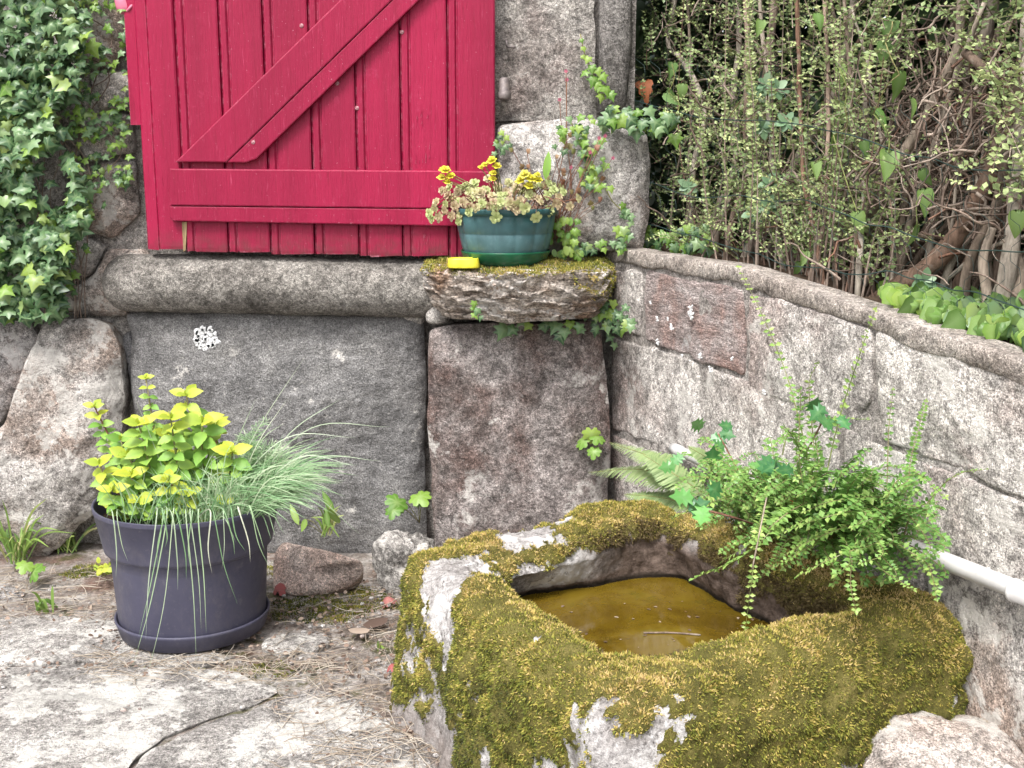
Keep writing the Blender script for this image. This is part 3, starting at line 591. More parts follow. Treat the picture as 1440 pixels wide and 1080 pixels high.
# where the moss grows: nearly everywhere outside, bare on a few knocked corners and inside
mm = .52 + fbm(V, 5, 5, 210, .6) * .75 + fbm(V, 20, 5, 211, .65) * .95
mm += np.where(V[:, 2] > .30, .22, 0)
par = np.repeat(pr[:, 0], UN)
mm -= np.clip((par - .92) / .12, 0, 1) * .55
mm -= np.clip((.06 - V[:, 2]) / .06, 0, 1) * .5
def zone(px, py, z, r, amt, zr=1.0):
    global mm
    c = onz(px, py, z); d = V - c; d[:, 2] *= zr; r = r * (.72 if amt < 0 else 1); mm = mm + amt * np.exp(-np.sum(d * d, 1) / (r * r * 1.3)) * (1 + (fbm(V, 16, 5, 212, .7) * 1.9 if amt < 0 else 0))
for a_ in [(612, 835, .31, .075, -1.6), (640, 792, .34, .06, -1.5), (672, 785, .34, .05, -1.5), (885, 995, .29, .10, -1.35), (940, 985, .30, .05, -.9), (860, 1050, .19, .06, -.8), (890, 948, .345, .06, 1.3), (715, 785, .27, .09, -1.5), (770, 768, .26, .10, -1.8), (825, 752, .26, .08, -1.6), (600, 752, .34, .06, 1.2), (660, 738, .34, .06, 1.2), (730, 725, .34, .05, 1.2), (800, 712, .34, .05, 1.2),
           (705, 780, .28, .10, -1.6), (690, 870, .34, .06, .6), (760, 920, .33, .10, .8), (1200, 880, .34, .20, 1.0), (1020, 950, .33, .15, .9), (640, 740, .34, .14, .8), (1000, 750, .25, .16, 1.0), (900, 720, .30, .08, 1.1), (1130, 830, .26, .06, -1.2), (715, 948, .3, .03, -1.2), (735, 850, .32, .03, -.8), (1020, 1050, .15, .09, -.8), (760, 900, .33, .025, -1.0), (735, 980, .22, .03, -1.0)]: zone(*a_)
moss_v = np.clip((mm - .32) / .12, 0, 1)
V = V + VN_N * (moss_v * (.007 + .013 * fbm(V, 28, 4, 215, .6) + .010 * fbm(V, 11, 3, 216)))[:, None]
m = NT('mossy_granite')
rb = m.ramp(m.noise(8, 9, .68, .3), [(.32, (.20, .18, .17)), (.5, (.33, .31, .30)), (.68, (.47, .45, .44))])
gg = m.noise(120, 5, .75); rb = m.mix(1.0, rb, m.ramp(gg, [(.3, .4), (.5, 1.0), (.7, 1.6)]), 'MULTIPLY')
rb = m.mix(m.ramp(m.noise(9, 12, .72, .1, None, 5), [(.50, 0.0), (.55, 1.0)]), rb, (.60, .58, .57))
rb = m.mix(m.ramp(m.noise(34, 6, .75, .2, None, 9), [(.34, .8), (.42, 0.0)]), rb, (.045, .038, .034))
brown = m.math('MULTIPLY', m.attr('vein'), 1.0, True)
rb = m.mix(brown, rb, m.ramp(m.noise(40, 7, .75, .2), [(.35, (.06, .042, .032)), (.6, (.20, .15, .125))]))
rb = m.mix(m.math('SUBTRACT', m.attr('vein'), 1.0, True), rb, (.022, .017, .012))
mc = m.ramp(m.noise(16, 8, .75), [(.3, (.055, .050, .016)), (.5, (.15, .135, .038)), (.7, (.28, .23, .08))])
edge = m.math('ADD', m.attr('rnd'), m.math('SUBTRACT', m.noise(50, 6, .7), .5)); ef = m.ramp(edge, [(.45, 0.0), (.6, 1.0)])
c = m.mix(ef, rb, mc)
M_trough = m.done(c, .95, m.bump(m.math('ADD', gg, m.math('ADD', m.noise(34, 6, .75, .2, None, 9), m.math('MULTIPLY', m.math('MULTIPLY', ef, m.noise(140, 4, .8)), 1.5))), .9, .009), .15)
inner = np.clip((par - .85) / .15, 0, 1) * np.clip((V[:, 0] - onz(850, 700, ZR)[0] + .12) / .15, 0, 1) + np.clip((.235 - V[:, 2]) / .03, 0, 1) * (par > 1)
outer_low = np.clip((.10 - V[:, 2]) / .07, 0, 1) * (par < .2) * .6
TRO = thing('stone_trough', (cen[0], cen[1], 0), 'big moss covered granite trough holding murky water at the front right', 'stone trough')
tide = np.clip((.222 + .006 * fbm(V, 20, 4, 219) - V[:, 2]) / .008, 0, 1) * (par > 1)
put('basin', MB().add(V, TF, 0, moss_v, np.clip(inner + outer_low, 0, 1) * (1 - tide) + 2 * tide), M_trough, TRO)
# water
ZW = .205
m = NT('murky_water'); c = m.ramp(m.noise(5, 7, .65, .6), [(.3, (.050, .028, .003)), (.5, (.105, .066, .006)), (.7, (.15, .105, .012))])
c = m.mix(m.ramp(m.noise(9, 10, .75, .6, None, 3), [(.60, 0.0), (.70, .5)]), c, (.07, .065, .01))
M_water = m.done(c, m.ramp(m.noise(12, 6, .6, 0, None, 7), [(.4, .03), (.7, .10)]), m.bump(m.noise(7, 2, .5), .02, .002), .5)
W = loop([Lw, Fw, Rw, Nw], None, n=120, rad=.1); W = cen + (W - cen) * 1.12
mb = MB().add(np.vstack([np.column_stack([W, np.full(120, ZW)]), [[cen[0], cen[1], ZW]]]), np.array([(k_, (k_ + 1) % 120, 120) for k_ in range(120)])); tag(put('water', mb, M_water), kind='structure')

# ------------------------------------------------------------------ leaf shapes (unit length along +Y, facing +Z)
def half_leaf(half, fold=.12, droop=.15, curl=0.0):
    """half outline [(x, y)...] from base to tip -> blade with a midrib"""
    h = np.array(half, float); n = len(h)
    mid = np.column_stack([np.zeros(n), h[:, 1], -droop * h[:, 1] ** 2]); rt = np.column_stack([h[:, 0], h[:, 1], fold * h[:, 0] - droop * h[:, 1] ** 2 - curl * h[:, 0] ** 2]); lf = rt * (-1, 1, 1)
    V = np.vstack([mid, rt, lf]); F = []
    for i in range(n - 1): F += [(i, n + i, n + i + 1, i + 1), (i, i + 1, 2 * n + i + 1, 2 * n + i)]
    W = np.concatenate([np.ones(n), np.zeros(2 * n)]); return V, [np.array(F)], W
T_small = (np.array([(0, 0, 0), (.34, .45, .08), (0, 1, -.05), (-.34, .45, .08), (0, .45, 0)], float), [np.array([(0, 1, 4), (1, 2, 4), (2, 3, 4), (3, 0, 4)])], np.array([1, 0, 0, 0, 1.]))
T_quad = (np.array([(0, 0, 0), (.32, .5, .05), (0, 1, 0), (-.32, .5, .05)], float), [np.array([(0, 1, 2, 3)])], np.array([1, 0, 0, 0.]))
T_oval = half_leaf([(.01, 0), (.22, .15), (.34, .42), (.30, .68), (.15, .9), (.0, 1)], .15, .15)
T_mint = half_leaf([(x_ * .82, y_) for x_, y_ in [(.01, 0), (.20, .10), (.19, .16), (.33, .27), (.31, .33), (.38, .45), (.34, .52), (.33, .63), (.25, .70), (.21, .80), (.12, .88), (0, 1)]], .22, .28)
T_heart = half_leaf([(.01, .04), (.22, -.12), (.40, -.02), (.46, .18), (.38, .42), (.24, .66), (.10, .88), (0, 1)], .12, .22)
T_lance = half_leaf([(.01, 0), (.10, .15), (.15, .4), (.12, .7), (.05, .9), (0, 1)], .15, .2)
T_needle = half_leaf([(.01, 0), (.05, .3), (.04, .7), (0, 1)], .05, .25)
T_ivyround = half_leaf([(.01, .06), (.20, -.10), (.42, -.03), (.50, .16), (.55, .34), (.40, .52), (.26, .70), (.12, .90), (0, 1)], .10, .18)
def fan_leaf(half, cy, cz=.06, tipz=-.10, rib=()):
    h = np.array(half, float); L = h[1:-1][::-1] * (-1, 1); P = np.vstack([h, L]); n = len(P); r = np.linalg.norm(P - (0, cy), axis=1)
    z = tipz * (r / .6) ** 2; inner = (P - (0, cy)) * .5 + (0, cy)
    V = np.vstack([[0, cy, cz], np.column_stack([inner, cz * .6 + z * .2]), np.column_stack([P, z])])
    F3 = np.array([(0, 1 + i, 1 + (i + 1) % n) for i in range(n)]); F4 = np.array([(1 + i, 1 + n + i, 1 + n + (i + 1) % n, 1 + (i + 1) % n) for i in range(n)])
    W = np.zeros(2 * n + 1); W[0] = 1; W[1:n + 1] = [.7 if i in rib or (n - i) % n in rib else 0 for i in range(n)]; return V, [F3, F4], W
T_ivy = fan_leaf([(0, 0), (.20, -.14), (.46, -.08), (.34, .14), (.62, .36), (.30, .46), (.14, .70), (0, 1.0)], .28, rib=(0, 2, 4, 7))
T_lobed = fan_leaf([(0, .05), (.16, -.12), (.34, -.10), (.36, .05), (.54, .10), (.60, .28), (.46, .36), (.52, .54), (.40, .68), (.22, .60), (.20, .86), (0, .98)], .32, rib=(0, 2, 5, 8, 11))
T_holly = fan_leaf([(0, 0), (.13, .10), (.34, .10), (.20, .26), (.42, .38), (.21, .50), (.36, .66), (.13, .76), (0, 1.05)], .45, .05, .10, rib=(0, 8))
def tmesh(name, T, mat):
    return MB().add(T[0], T[1], 0, 0, T[2]).mesh(name, mat)

M_ivy = leaf_mat('ivy_leaf', [(0, (.020, .058, .024)), (.3, (.050, .115, .042)), (.6, (.095, .180, .075)), (.85, (.17, .27, .13)), (1, (.24, .32, .08))], .38, .18, (.22, .30, .14))
M_ivy_y = leaf_mat('young_ivy_leaf', [(0, (.10, .22, .03)), (.5, (.19, .33, .05)), (1, (.30, .42, .08))], .42, .3, (.30, .40, .15))
M_mint_y = leaf_mat('golden_mint_leaf', [(0, (.40, .48, .05)), (.5, (.52, .54, .05)), (1, (.36, .50, .07))], .5, .3, (.30, .40, .06), .15)
M_mint_g = leaf_mat('green_mint_leaf', [(0, (.15, .33, .05)), (.5, (.25, .44, .07)), (1, (.34, .48, .08))], .5, .3, (.2, .34, .08), .15)
M_blue = leaf_mat('blue_grass_blade', [(0, (.12, .24, .10)), (.5, (.24, .38, .19)), (1, (.42, .50, .33))], .55, .25, None, .1)
M_pale = leaf_mat('pale_grass_blade', [(0, (.28, .38, .22)), (.5, (.42, .50, .36)), (1, (.58, .58, .46))], .55, .25, None, .1)
M_grass = leaf_mat('green_grass_blade', [(0, (.10, .19, .04)), (.6, (.22, .33, .07)), (.85, (.35, .36, .14)), (1, (.45, .38, .2))], .55, .25, None, .1)
M_straw = leaf_mat('dry_straw', [(0, (.22, .17, .12)), (.5, (.40, .33, .26)), (1, (.58, .52, .44))], .8, .1, None, .2)
M_sedum = leaf_mat('sedum_leaf', [(0, (.34, .42, .16)), (.4, (.48, .52, .24)), (.7, (.50, .40, .26)), (1, (.42, .24, .20))], .5, .2, (.56, .58, .30), .15)
M_flower = leaf_mat('yellow_petal', [(0, (.62, .58, .05)), (.6, (.70, .64, .08)), (1, (.58, .56, .12))], .55, .25, None, .1)
M_stem_r = bark_mat('reddish_stem', [(0, (.16, .07, .05)), (1, (.26, .14, .09))])
M_stem_g = bark_mat('green_stem', [(0, (.14, .18, .05)), (1, (.24, .20, .10))])
M_coto = leaf_mat('small_shrub_leaf', [(0, (.05, .14, .03)), (.4, (.11, .24, .05)), (.75, (.20, .34, .08)), (1, (.34, .44, .12))], .42, .22, None, .15)
M_fern = leaf_mat('fern_leaf', [(0, (.16, .27, .10)), (.5, (.24, .36, .14)), (1, (.32, .42, .20))], .5, .3, (.34, .36, .18), .15)
M_holly = leaf_mat('holly_leaf', [(0, (.03, .12, .04)), (.6, (.06, .20, .06)), (1, (.14, .34, .08))], .38, .12, (.14, .28, .10), .1, .6)
M_hedge = leaf_mat('hedge_leaf', [(0, (.09, .15, .065)), (.4, (.20, .28, .11)), (.75, (.33, .40, .17)), (1, (.48, .54, .24))], .42, .2, None, .2)
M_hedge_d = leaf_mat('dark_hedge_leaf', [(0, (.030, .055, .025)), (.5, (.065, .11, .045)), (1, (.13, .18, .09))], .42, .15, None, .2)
M_bind = leaf_mat('bindweed_leaf', [(0, (.09, .19, .04)), (.5, (.15, .28, .06)), (1, (.24, .36, .10))], .42, .3, (.26, .38, .16), .45)
M_bark = bark_mat('trunk_bark', [(0, (.14, .10, .075)), (.35, (.26, .21, .165)), (.7, (.40, .35, .29)), (1, (.22, .13, .09))])
M_twig = bark_mat('twig_bark', [(0, (.10, .07, .055)), (.4, (.20, .15, .12)), (.75, (.36, .29, .24)), (1, (.17, .09, .06))])
M_dead = leaf_mat('dead_leaf', [(0, (.10, .065, .05)), (.5, (.21, .145, .11)), (1, (.38, .30, .24))], .7, .15, None, .3)
M_redleaf = leaf_mat('red_fallen_leaf', [(0, (.30, .07, .07)), (1, (.42, .17, .15))], .6, .2, None, .2)
M_pinkfl = leaf_mat('pink_petal', [(0, (.62, .10, .26)), (1, (.66, .22, .30))], .5, .3, None, .05)
M_moss = leaf_mat('moss_frond', [(0, (.030, .030, .012)), (.2, (.085, .098, .018)), (.4, (.185, .205, .032)), (.58, (.33, .31, .055)), (.76, (.50, .38, .11)), (1, (.62, .46, .22))], .75, .25, None, .2)
M_mossb = leaf_mat('brown_moss_frond', [(0, (.05, .035, .018)), (.5, (.12, .085, .035)), (1, (.20, .16, .06))], .75, .2, None, .2)

# ------------------------------------------------------------------ moss fronds on a surface
def surf_points(V, F, n, w):
    a, b, c, d = (V[F[:, k]] for k in range(4)); nn = np.cross(c - a, d - b); ar = np.linalg.norm(nn, axis=1) * w[F].mean(1); ar = np.maximum(ar, 0); cdf = np.cumsum(ar); cdf /= cdf[-1]
    i = np.searchsorted(cdf, rng.random(n)); i = np.minimum(i, len(F) - 1); u, v = rng.random((n, 1)), rng.random((n, 1))
    p = (a[i] * (1 - u) + b[i] * u) * (1 - v) + (d[i] * (1 - u) + c[i] * u) * v; return p, norm(nn[i]), i
T_frond = (np.array([(-.16, 0, 0), (.16, 0, 0), (.12, .55, .10), (0, 1, -.05), (-.12, .55, .10)], float), [np.array([(0, 1, 2, 4)]), np.array([(4, 2, 3)])], np.array([0, 0, 0, 0, 0.]))
def moss(name, V, F, mask, n, L, parent, tone, mat=None, spread=.9, zmin=.0, col_noise=0.25):
    p, nn, i = surf_points(V, F, n, mask); clump = fbm(p, 45, 3, 301, .6); keep = (p[:, 2] > zmin) & (rng.random(n) < .75 + clump * .8); p, nn = p[keep], nn[keep]; clump = clump[keep]; n = len(p)
    g = np.array([0, 0, -.35]) * (np.abs(nn[:, 2:3]) < .6) + nn * .75 + rng.normal(0, spread * .5, (n, 3)); side = norm(np.cross(g, rng.normal(0, 1, (n, 3))))
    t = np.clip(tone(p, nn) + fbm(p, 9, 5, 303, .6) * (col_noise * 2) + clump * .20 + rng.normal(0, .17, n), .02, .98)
    mb = MB(); scatter(mb, T_frond, p - nn * .002, g, side, rng.uniform(.6, 1.3, n) * L * (1 + .6 * clump), t)
    return tag(put(name, mb, mat or M_moss, parent, smooth=False), kind='stuff')
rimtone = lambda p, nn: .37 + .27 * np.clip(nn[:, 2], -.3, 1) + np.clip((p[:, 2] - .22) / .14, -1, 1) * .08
in_r = np.clip(inner, 0, 1)
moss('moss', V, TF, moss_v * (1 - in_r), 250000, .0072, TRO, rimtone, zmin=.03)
moss('brown_moss', V, TF, np.clip(moss_v * in_r * 1.2, 0, 1) * (V[:, 2] > .235), 34000, .010, TRO, lambda p, nn: .4 + 0 * p[:, 0], M_mossb)
sv, sf = SHELF_VF; sq = sf[0]; sn = np.zeros_like(sv); fn_ = facen(sv, sq)
for k_ in range(4): np.add.at(sn, sq[:, k_], fn_)
sn = norm(sn); msk = np.clip((sn[:, 2] - .35) / .3, 0, 1) + np.clip(sn[:, 2] + .3, 0, 1) * (sv[:, 0] > atY(800, 380, YW - .2)[0]) * .9; msk *= (fbm(sv, 12, 4, 320) > -.35)
msk = np.clip(msk, 0, 1) * np.clip((sv[:, 2] - (zf - .012 - .09 * np.clip((sv[:, 0] - .12) / .12, 0, 1))) / .015, 0, 1)
me = SHELF.data; 
moss('moss', sv, sq, msk, 32000, .009, SHELF, lambda p, nn: .52 + 0 * p[:, 0])

# a leafy shoot: curved stem with leaves in pairs
def shoot(mb, pts, r0, T, L, gap, matS=0, matL=1, n=24, spread=.9, up=.5, taper=.8, jit=.25, start=.05, tone=None, droop=0.0, hang=None):
    P = smooth_path(pts, n); tube(mb, P, np.linspace(r0, r0 * (1 - taper), n), 5, matS, random.random())
    d = np.concatenate([[0], np.cumsum(np.linalg.norm(np.diff(P, axis=0), axis=1))]); tot = d[-1]; t = np.arange(tot * start, tot, gap); k = len(t)
    if k < 1: return P
    t = t + rng.normal(0, gap * .15, k); q = np.stack([np.interp(t, d, P[:, a]) for a in range(3)], 1); tg = norm(np.stack([np.interp(t, d, np.gradient(P, axis=0)[:, a]) for a in range(3)], 1))
    upv = np.array([0, -.35, 1.0]); sd = norm(np.cross(tg, upv) + rng.normal(0, .05, (k, 3))); nn = norm(np.cross(sd, tg)); nn = nn * np.sign(nn[:, 2:3] + 1e-6) if hang is None else nn
    tone = rng.random() if tone is None else tone; size = L * (1 - .35 * np.maximum(t / tot - .6, 0) / .4) * rng.uniform(.75, 1.2, k)
    for s in (-1, 1):
        D = tg * (1 - spread) + sd * s * spread + nn * rng.normal(.12, jit, (k, 1)); N = nn + rng.normal(0, jit, (k, 3))
        scatter(mb, T, q, D, N, size, np.clip(tone * .55 + .1 + .35 * t / tot + rng.normal(0, .10, k), 0, .98), matL)
    scatter(mb, T, q[-1:], tg[-1:], nn[-1:], size[-1:], .9, matL)
    return P

# ------------------------------------------------------------------ grey pot, its saucer, and what grows in it
m = NT('anthracite_plastic'); c = m.ramp(m.noise(8, 8, .7), [(.35, (.048, .047, .075)), (.65, (.064, .062, .096))]); c = m.mix(m.ramp(m.noise(50, 8, .8), [(.56, 0.0), (.72, .35)]), c, (.20, .19, .19)); c = m.mix(m.ramp(m.noise(9, 9, .8, 0, m.scaled((1, 1, .5)), 5), [(.50, 0.0), (.70, .30)]), c, (.17, .155, .15))
M_anth = m.done(c, m.ramp(m.noise(30, 6, .7), [(.3, .42), (.7, .62)]), m.bump(m.noise(240, 3), .12, .001), .35)
m = NT('potting_soil'); M_potsoil = m.done(m.ramp(m.noise(60, 8, .8), [(.35, (.012, .009, .007)), (.65, (.06, .04, .03))]), .95, m.bump(m.noise(80, 6, .8), 1.0, .01), .1)
pc_ = onz(273, 880, .012); PC = np.array([pc_[0], pc_[1], .012]); Rs = (385 - 162) / 2 / FPX * PC[1] * 1.0
zrim = atY(264, 700, PC[1])[2]; Rr = (394 - 131) / 2 / FPX * PC[1]; H = zrim - .012
GP = thing('plant_pot', PC, 'large round anthracite plastic pot standing in its saucer on the paving', 'plant pot')
prof = [(.0001, .012), (Rr * .79, .012), (Rr * .80, .02), (Rr * .850, H * .64), (Rr * .852, H * .652), (Rr * .892, H * .660), (Rr * .910, H * .668), (Rr * .916, H * .69), (Rr * .995, H * .96), (Rr * 1.003, H * .965), (Rr * 1.005, H * .97), (Rr * 1.005, H * .995), (Rr * 1.005, H), (Rr * .985, H), (Rr * .98, H * .98), (Rr * .88, H * .72), (Rr * .80, H * .4)]
put('pot_body', lathe(MB(), prof, PC, 128), M_anth, GP)
prof = [(.0001, .0), (Rs * .90, .0), (Rs * .94, .004), (Rs * .99, .036), (Rs * 1.0, .040), (Rs * 1.0, .044), (Rs * .985, .046), (Rs * .97, .043), (Rs * .93, .012), (.0001, .010)]
put('saucer', lathe(MB(), prof, PC, 128), M_anth, GP)
mb = MB(); a = np.linspace(0, 2 * PI, 40, endpoint=False); vs = [[PC[0], PC[1], PC[2] + H * .90]]
for q in (.25, .5, .75, .955): vs += [[PC[0] + math.cos(t) * Rr * q, PC[1] + math.sin(t) * Rr * q, PC[2] + H * .88 + random.uniform(-.006, .006)] for t in a]
F4 = [(1 + r * 40 + i, 1 + r * 40 + (i + 1) % 40, 1 + (r + 1) * 40 + (i + 1) % 40, 1 + (r + 1) * 40 + i) for r in range(3) for i in range(40)]
mb.add(vs, [np.array(F4), np.array([(0, 1 + i, 1 + (i + 1) % 40) for i in range(40)])]); put('potting_soil', mb, M_potsoil, GP)
ZS = PC[2] + H * .88
MT = thing('golden_mint', (PC[0] - .06, PC[1], ZS), 'bright yellow green leafy herb on the left of the grey pot', 'plant')
me_y = tmesh('mint_leaf_young', T_mint, M_mint_y); me_g = tmesh('mint_leaf', T_mint, M_mint_g)
tips = [(133, 572, 2, .6), (195, 596, 0, 1), (240, 588, -1, .9), (212, 612, 2, 1.1), (262, 556, 1, .9), (284, 594, 0, 1.05), (304, 598, 2, .8), (327, 636, -1, .95), (140, 652, -1, .8), (158, 690, -2, .85), (214, 640, 1, .8), (180, 640, 0, .9), (263, 694, -2, .75), (195, 706, -2, .9), (290, 716, -1, .8), (235, 610, 2, .9), (205, 532, 2, .5), (170, 618, 1, .8), (236, 676, -2, .8), (318, 706, -2, .7), (310, 668, 0, .7), (185, 668, -1, .9), (250, 640, 1, .7), (275, 660, 1, .7), (222, 720, -2, .8), (165, 712, -1, .8)]
for k, (x, y, dy, sc) in enumerate(tips):
    tp = atY(x, y, PC[1] - .02 + dy * .045); bx = atY(150 + (x - 130) * .85 + 18, 700, PC[1]); base = np.array([bx[0], tp[1] * .6 + PC[1] * .4 + random.uniform(-.02, .02), ZS])
    base[:2] = PC[:2] + (base[:2] - PC[:2]) * min(1, Rr * .85 / max(np.linalg.norm(base[:2] - PC[:2]), 1e-6))
    mid = (base + tp) / 2 + (random.uniform(-.015, .015), 0, .02); pts = smooth_path([base, mid, tp], 12)
    put('stem', tube(MB(), pts, np.linspace(.0032, .0018, 12), 6), M_stem_r if k % 3 == 0 else M_stem_g, MT)
    ax = norm(pts[-1] - pts[-3] + np.array([0, -.01, .0])); ln = np.linalg.norm(tp - base)
    for lev in range(max(3, int(ln / .026))):
        q = pts[-1] - (pts[-1] - base) * min(.95, lev * .023 / max(ln, .04)) if lev else tp; young = lev < 1 and k % 7 != 3 or (lev == 1 and k % 2 == 0)
        for s in range(4 if lev == 0 else 3):
            ang = s * PI / (2 if lev == 0 else 1.5) + lev * PI / 3 + k * .7 + random.uniform(-.3, .3); out = np.array([math.cos(ang), math.sin(ang), 0])
            D = out * (1, .7, 1) + np.array([0, -.25, .45 if lev == 0 else random.uniform(-.3, .3)]); S = sc * (.046 if lev == 0 else .050) * random.uniform(.85, 1.15)
            inst('leaf', me_y if young else me_g, frame(q, D, np.array([0, -1.1, .9]) + rng.normal(0, .22, 3), S), MT)
        if lev == 0:
            for s in range(2):
                ang = s * PI + k + .5; inst('leaf', me_y, frame(q, np.array([math.cos(ang) * .5, math.sin(ang) * .5 - .2, .8]), np.array([math.cos(ang), -.5, .3]), sc * .020), MT)
BG = thing('grass_tuft', (PC[0] + .08, PC[1], ZS), 'fine blue green grass spilling over the right side of the grey pot', 'grass')
def blade(mb, base, tip, sag, w, mat=0, n=10, rnd=None):
    P = smooth_path([base, (np.asarray(base) + tip) / 2 + UP * sag, tip], n); T = norm(np.gradient(P, axis=0)); sd = norm(np.cross(T, [0.1, -.8, .5]) + rng.normal(0, .15, 3)); ww = w * np.sin(np.linspace(.45, PI * .985, n))[:, None]
    V = np.stack([P - sd * ww, P + sd * ww], 1).reshape(-1, 3); i = np.arange(n - 1) * 2
    mb.add(V, np.stack([i, i + 1, i + 3, i + 2], 1), mat, random.random() if rnd is None else rnd)
def pot_at(x, dy=0.0):
    b = atY(x, 705, PC[1]); b = np.array([b[0], PC[1] + dy, ZS]); d = b[:2] - PC[:2]; L_ = np.linalg.norm(d)
    if L_ > Rr * .88: b[:2] = PC[:2] + d / L_ * Rr * .88
    return b
mb = MB()
for k in range(1500):
    b = pot_at(random.gauss(345, 40), random.uniform(-.12, .12)); ang = random.gauss(.35, .55); L_ = random.uniform(.08, .26) * (1.0 if ang > 0 else .7)
    dirx = math.sin(ang * 1.5); upz = math.cos(ang) * random.uniform(.35, 1.0)
    tip = b + np.array([dirx * L_ * .86, random.uniform(-.6, .5) * L_, upz * L_ * .75 + .02]); blade(mb, b, tip, L_ * .20, random.uniform(.0007, .0016))
for k in range(260):
    b = pot_at(random.uniform(200, 380), random.uniform(-.15, .0)); tip = b + np.array([random.gauss(0, .05), random.gauss(-.03, .03), random.uniform(.06, .15)]); blade(mb, b, tip, .02, random.uniform(.0008, .0016))
tag(put('fine_blades', mb, M_blue, BG, smooth=False), kind='stuff')
mb = MB()
for k in range(12):                                              # feathery shoots
    b = atY(random.uniform(345, 375), random.uniform(600, 660), PC[1]); q = b + np.array([random.uniform(-.02, .04), random.uniform(-.02, .02), random.uniform(.02, .05)])
    shoot(mb, [pot_at(350), b, q], .0012, T_needle, .030, .006, 0, 0, spread=.6)
tag(put('feathery_shoots', mb, M_blue, BG, smooth=False), kind='stuff')
long = [(300, 703, 500, 615, .09), (320, 700, 548, 600, .10), (340, 700, 500, 655, .08), (350, 700, 535, 648, .07), (330, 690, 480, 560, .05), (300, 690, 430, 500, .02), (320, 690, 405, 560, .03), (360, 700, 470, 690, .06), (355, 700, 505, 750, .08), (300, 690, 360, 560, .02), (250, 690, 190, 560, .01)]
for (x, y, x2, y2, sg) in long:
    blade(mb := MB(), pot_at(x), atY(x2, y2, PC[1] - .05), sg, .0012, 0, 18); put('blade', mb, M_pale, BG, smooth=False)
over = [(163, 812, 158, 735), (180, 790, 166, 735), (195, 895, 230, 735), (222, 735, 205, 900), (232, 770, 228, 735), (186, 940, 236, 735), (250, 830, 240, 735), (262, 815, 247, 735), (205, 960, 245, 735), (283, 885, 268, 735), (290, 890, 280, 735), (268, 800, 272, 735), (312, 800, 315, 732), (334, 850, 300, 735), (345, 775, 325, 730), (352, 790, 335, 730), (372, 775, 352, 728), (380, 800, 350, 728), (298, 806, 296, 735), (222, 800, 232, 735), (330, 780, 312, 732), (276, 930, 262, 738)]
for k, (x2, y2, x, y) in enumerate(over):
    if y2 < y: x2, y2, x, y = x, y, x2, y2
    yf = PC[1] - Rr * 1.0; rim_ = atY(x, y, yf - .004); mid = atY((x + x2) / 2 + random.uniform(-6, 6), (y + y2) / 2, yf - .018); tip = atY(x2, y2, yf - .012); b = pot_at(x + random.uniform(-20, 40), -.08)
    P_ = smooth_path([b, rim_ + UP * .03, mid, tip], 20); mb = MB(); T_ = norm(np.gradient(P_, axis=0)); sd = norm(np.cross(T_, [0, -1, .1])); ww = random.uniform(.0009, .0016) * np.sin(np.linspace(.5, PI * .985, 20))[:, None]
    mb.add(np.stack([P_ - sd * ww, P_ + sd * ww], 1).reshape(-1, 3), np.stack([np.arange(19) * 2, np.arange(19) * 2 + 1, np.arange(19) * 2 + 3, np.arange(19) * 2 + 2], 1), 0, random.random()); put('blade', mb, M_pale if k % 3 == 0 else M_blue, BG, smooth=False)

# ------------------------------------------------------------------ green pot on the shelf
YP = YW - .17
bc = atY(711, 379, YP); s_ = YP / FPX; GR = thing('flower_pot', bc, 'small blue green ribbed plastic flower pot with green saucer on the mossy shelf', 'flower pot')
zb = zf + .014; zt = atY(711, 292, YP)[2]; Hh = zt - zb; c0 = np.array([bc[0], YP, zb])
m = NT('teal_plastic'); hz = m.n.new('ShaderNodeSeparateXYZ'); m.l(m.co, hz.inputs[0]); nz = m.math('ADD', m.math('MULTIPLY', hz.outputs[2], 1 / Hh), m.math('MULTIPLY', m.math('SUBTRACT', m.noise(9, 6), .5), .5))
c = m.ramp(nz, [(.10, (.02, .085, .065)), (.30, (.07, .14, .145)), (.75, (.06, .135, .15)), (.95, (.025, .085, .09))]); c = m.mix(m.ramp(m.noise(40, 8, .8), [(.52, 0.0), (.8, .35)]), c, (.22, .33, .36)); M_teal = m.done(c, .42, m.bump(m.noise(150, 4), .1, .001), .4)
m = NT('emerald_plastic'); M_em = m.done(m.ramp(m.noise(20, 6), [(.4, (.008, .075, .035)), (.6, (.014, .12, .06))]), .22, None, .5)
def facet(R, Z, a):
    t = (a * 14 / (2 * PI)) % 1.0; return R * (1 - .030 * (np.abs(t - .5) * 2) ** 3 * (Z < Hh * .90) * (Z > .02))
R1 = 71 * s_
prof = [(.0001, .004), (R1 * .70, .004), (R1 * .74, .015), (R1 * .86, Hh * .30), (R1 * .925, Hh * .545), (R1 * .915, Hh * .56), (R1 * .935, Hh * .575), (R1 * .985, Hh * .86), (R1 * .975, Hh * .88), (R1 * 1.02, Hh * .90), (R1 * 1.03, Hh * .93), (R1 * 1.03, Hh * .98), (R1 * 1.02, Hh), (R1 * .98, Hh), (R1 * .95, Hh * .95), (R1 * .8, Hh * .4)]
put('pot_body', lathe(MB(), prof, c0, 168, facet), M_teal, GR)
prof = [(.0001, -.003), (R1 * .62, -.003), (R1 * .72, .002), (R1 * .82, .016), (R1 * .875, .032), (R1 * .89, .036), (R1 * .88, .038), (R1 * .86, .034), (R1 * .79, .012), (.0001, .008)]
put('saucer', lathe(MB(), prof, c0, 96), M_em, GR)
mb = MB(); prof = [(.0001, Hh * .90), (R1 * .5, Hh * .905), (R1 * .93, Hh * .89)]; lathe(mb, prof, c0, 40); put('potting_soil', mb, M_potsoil, GR)
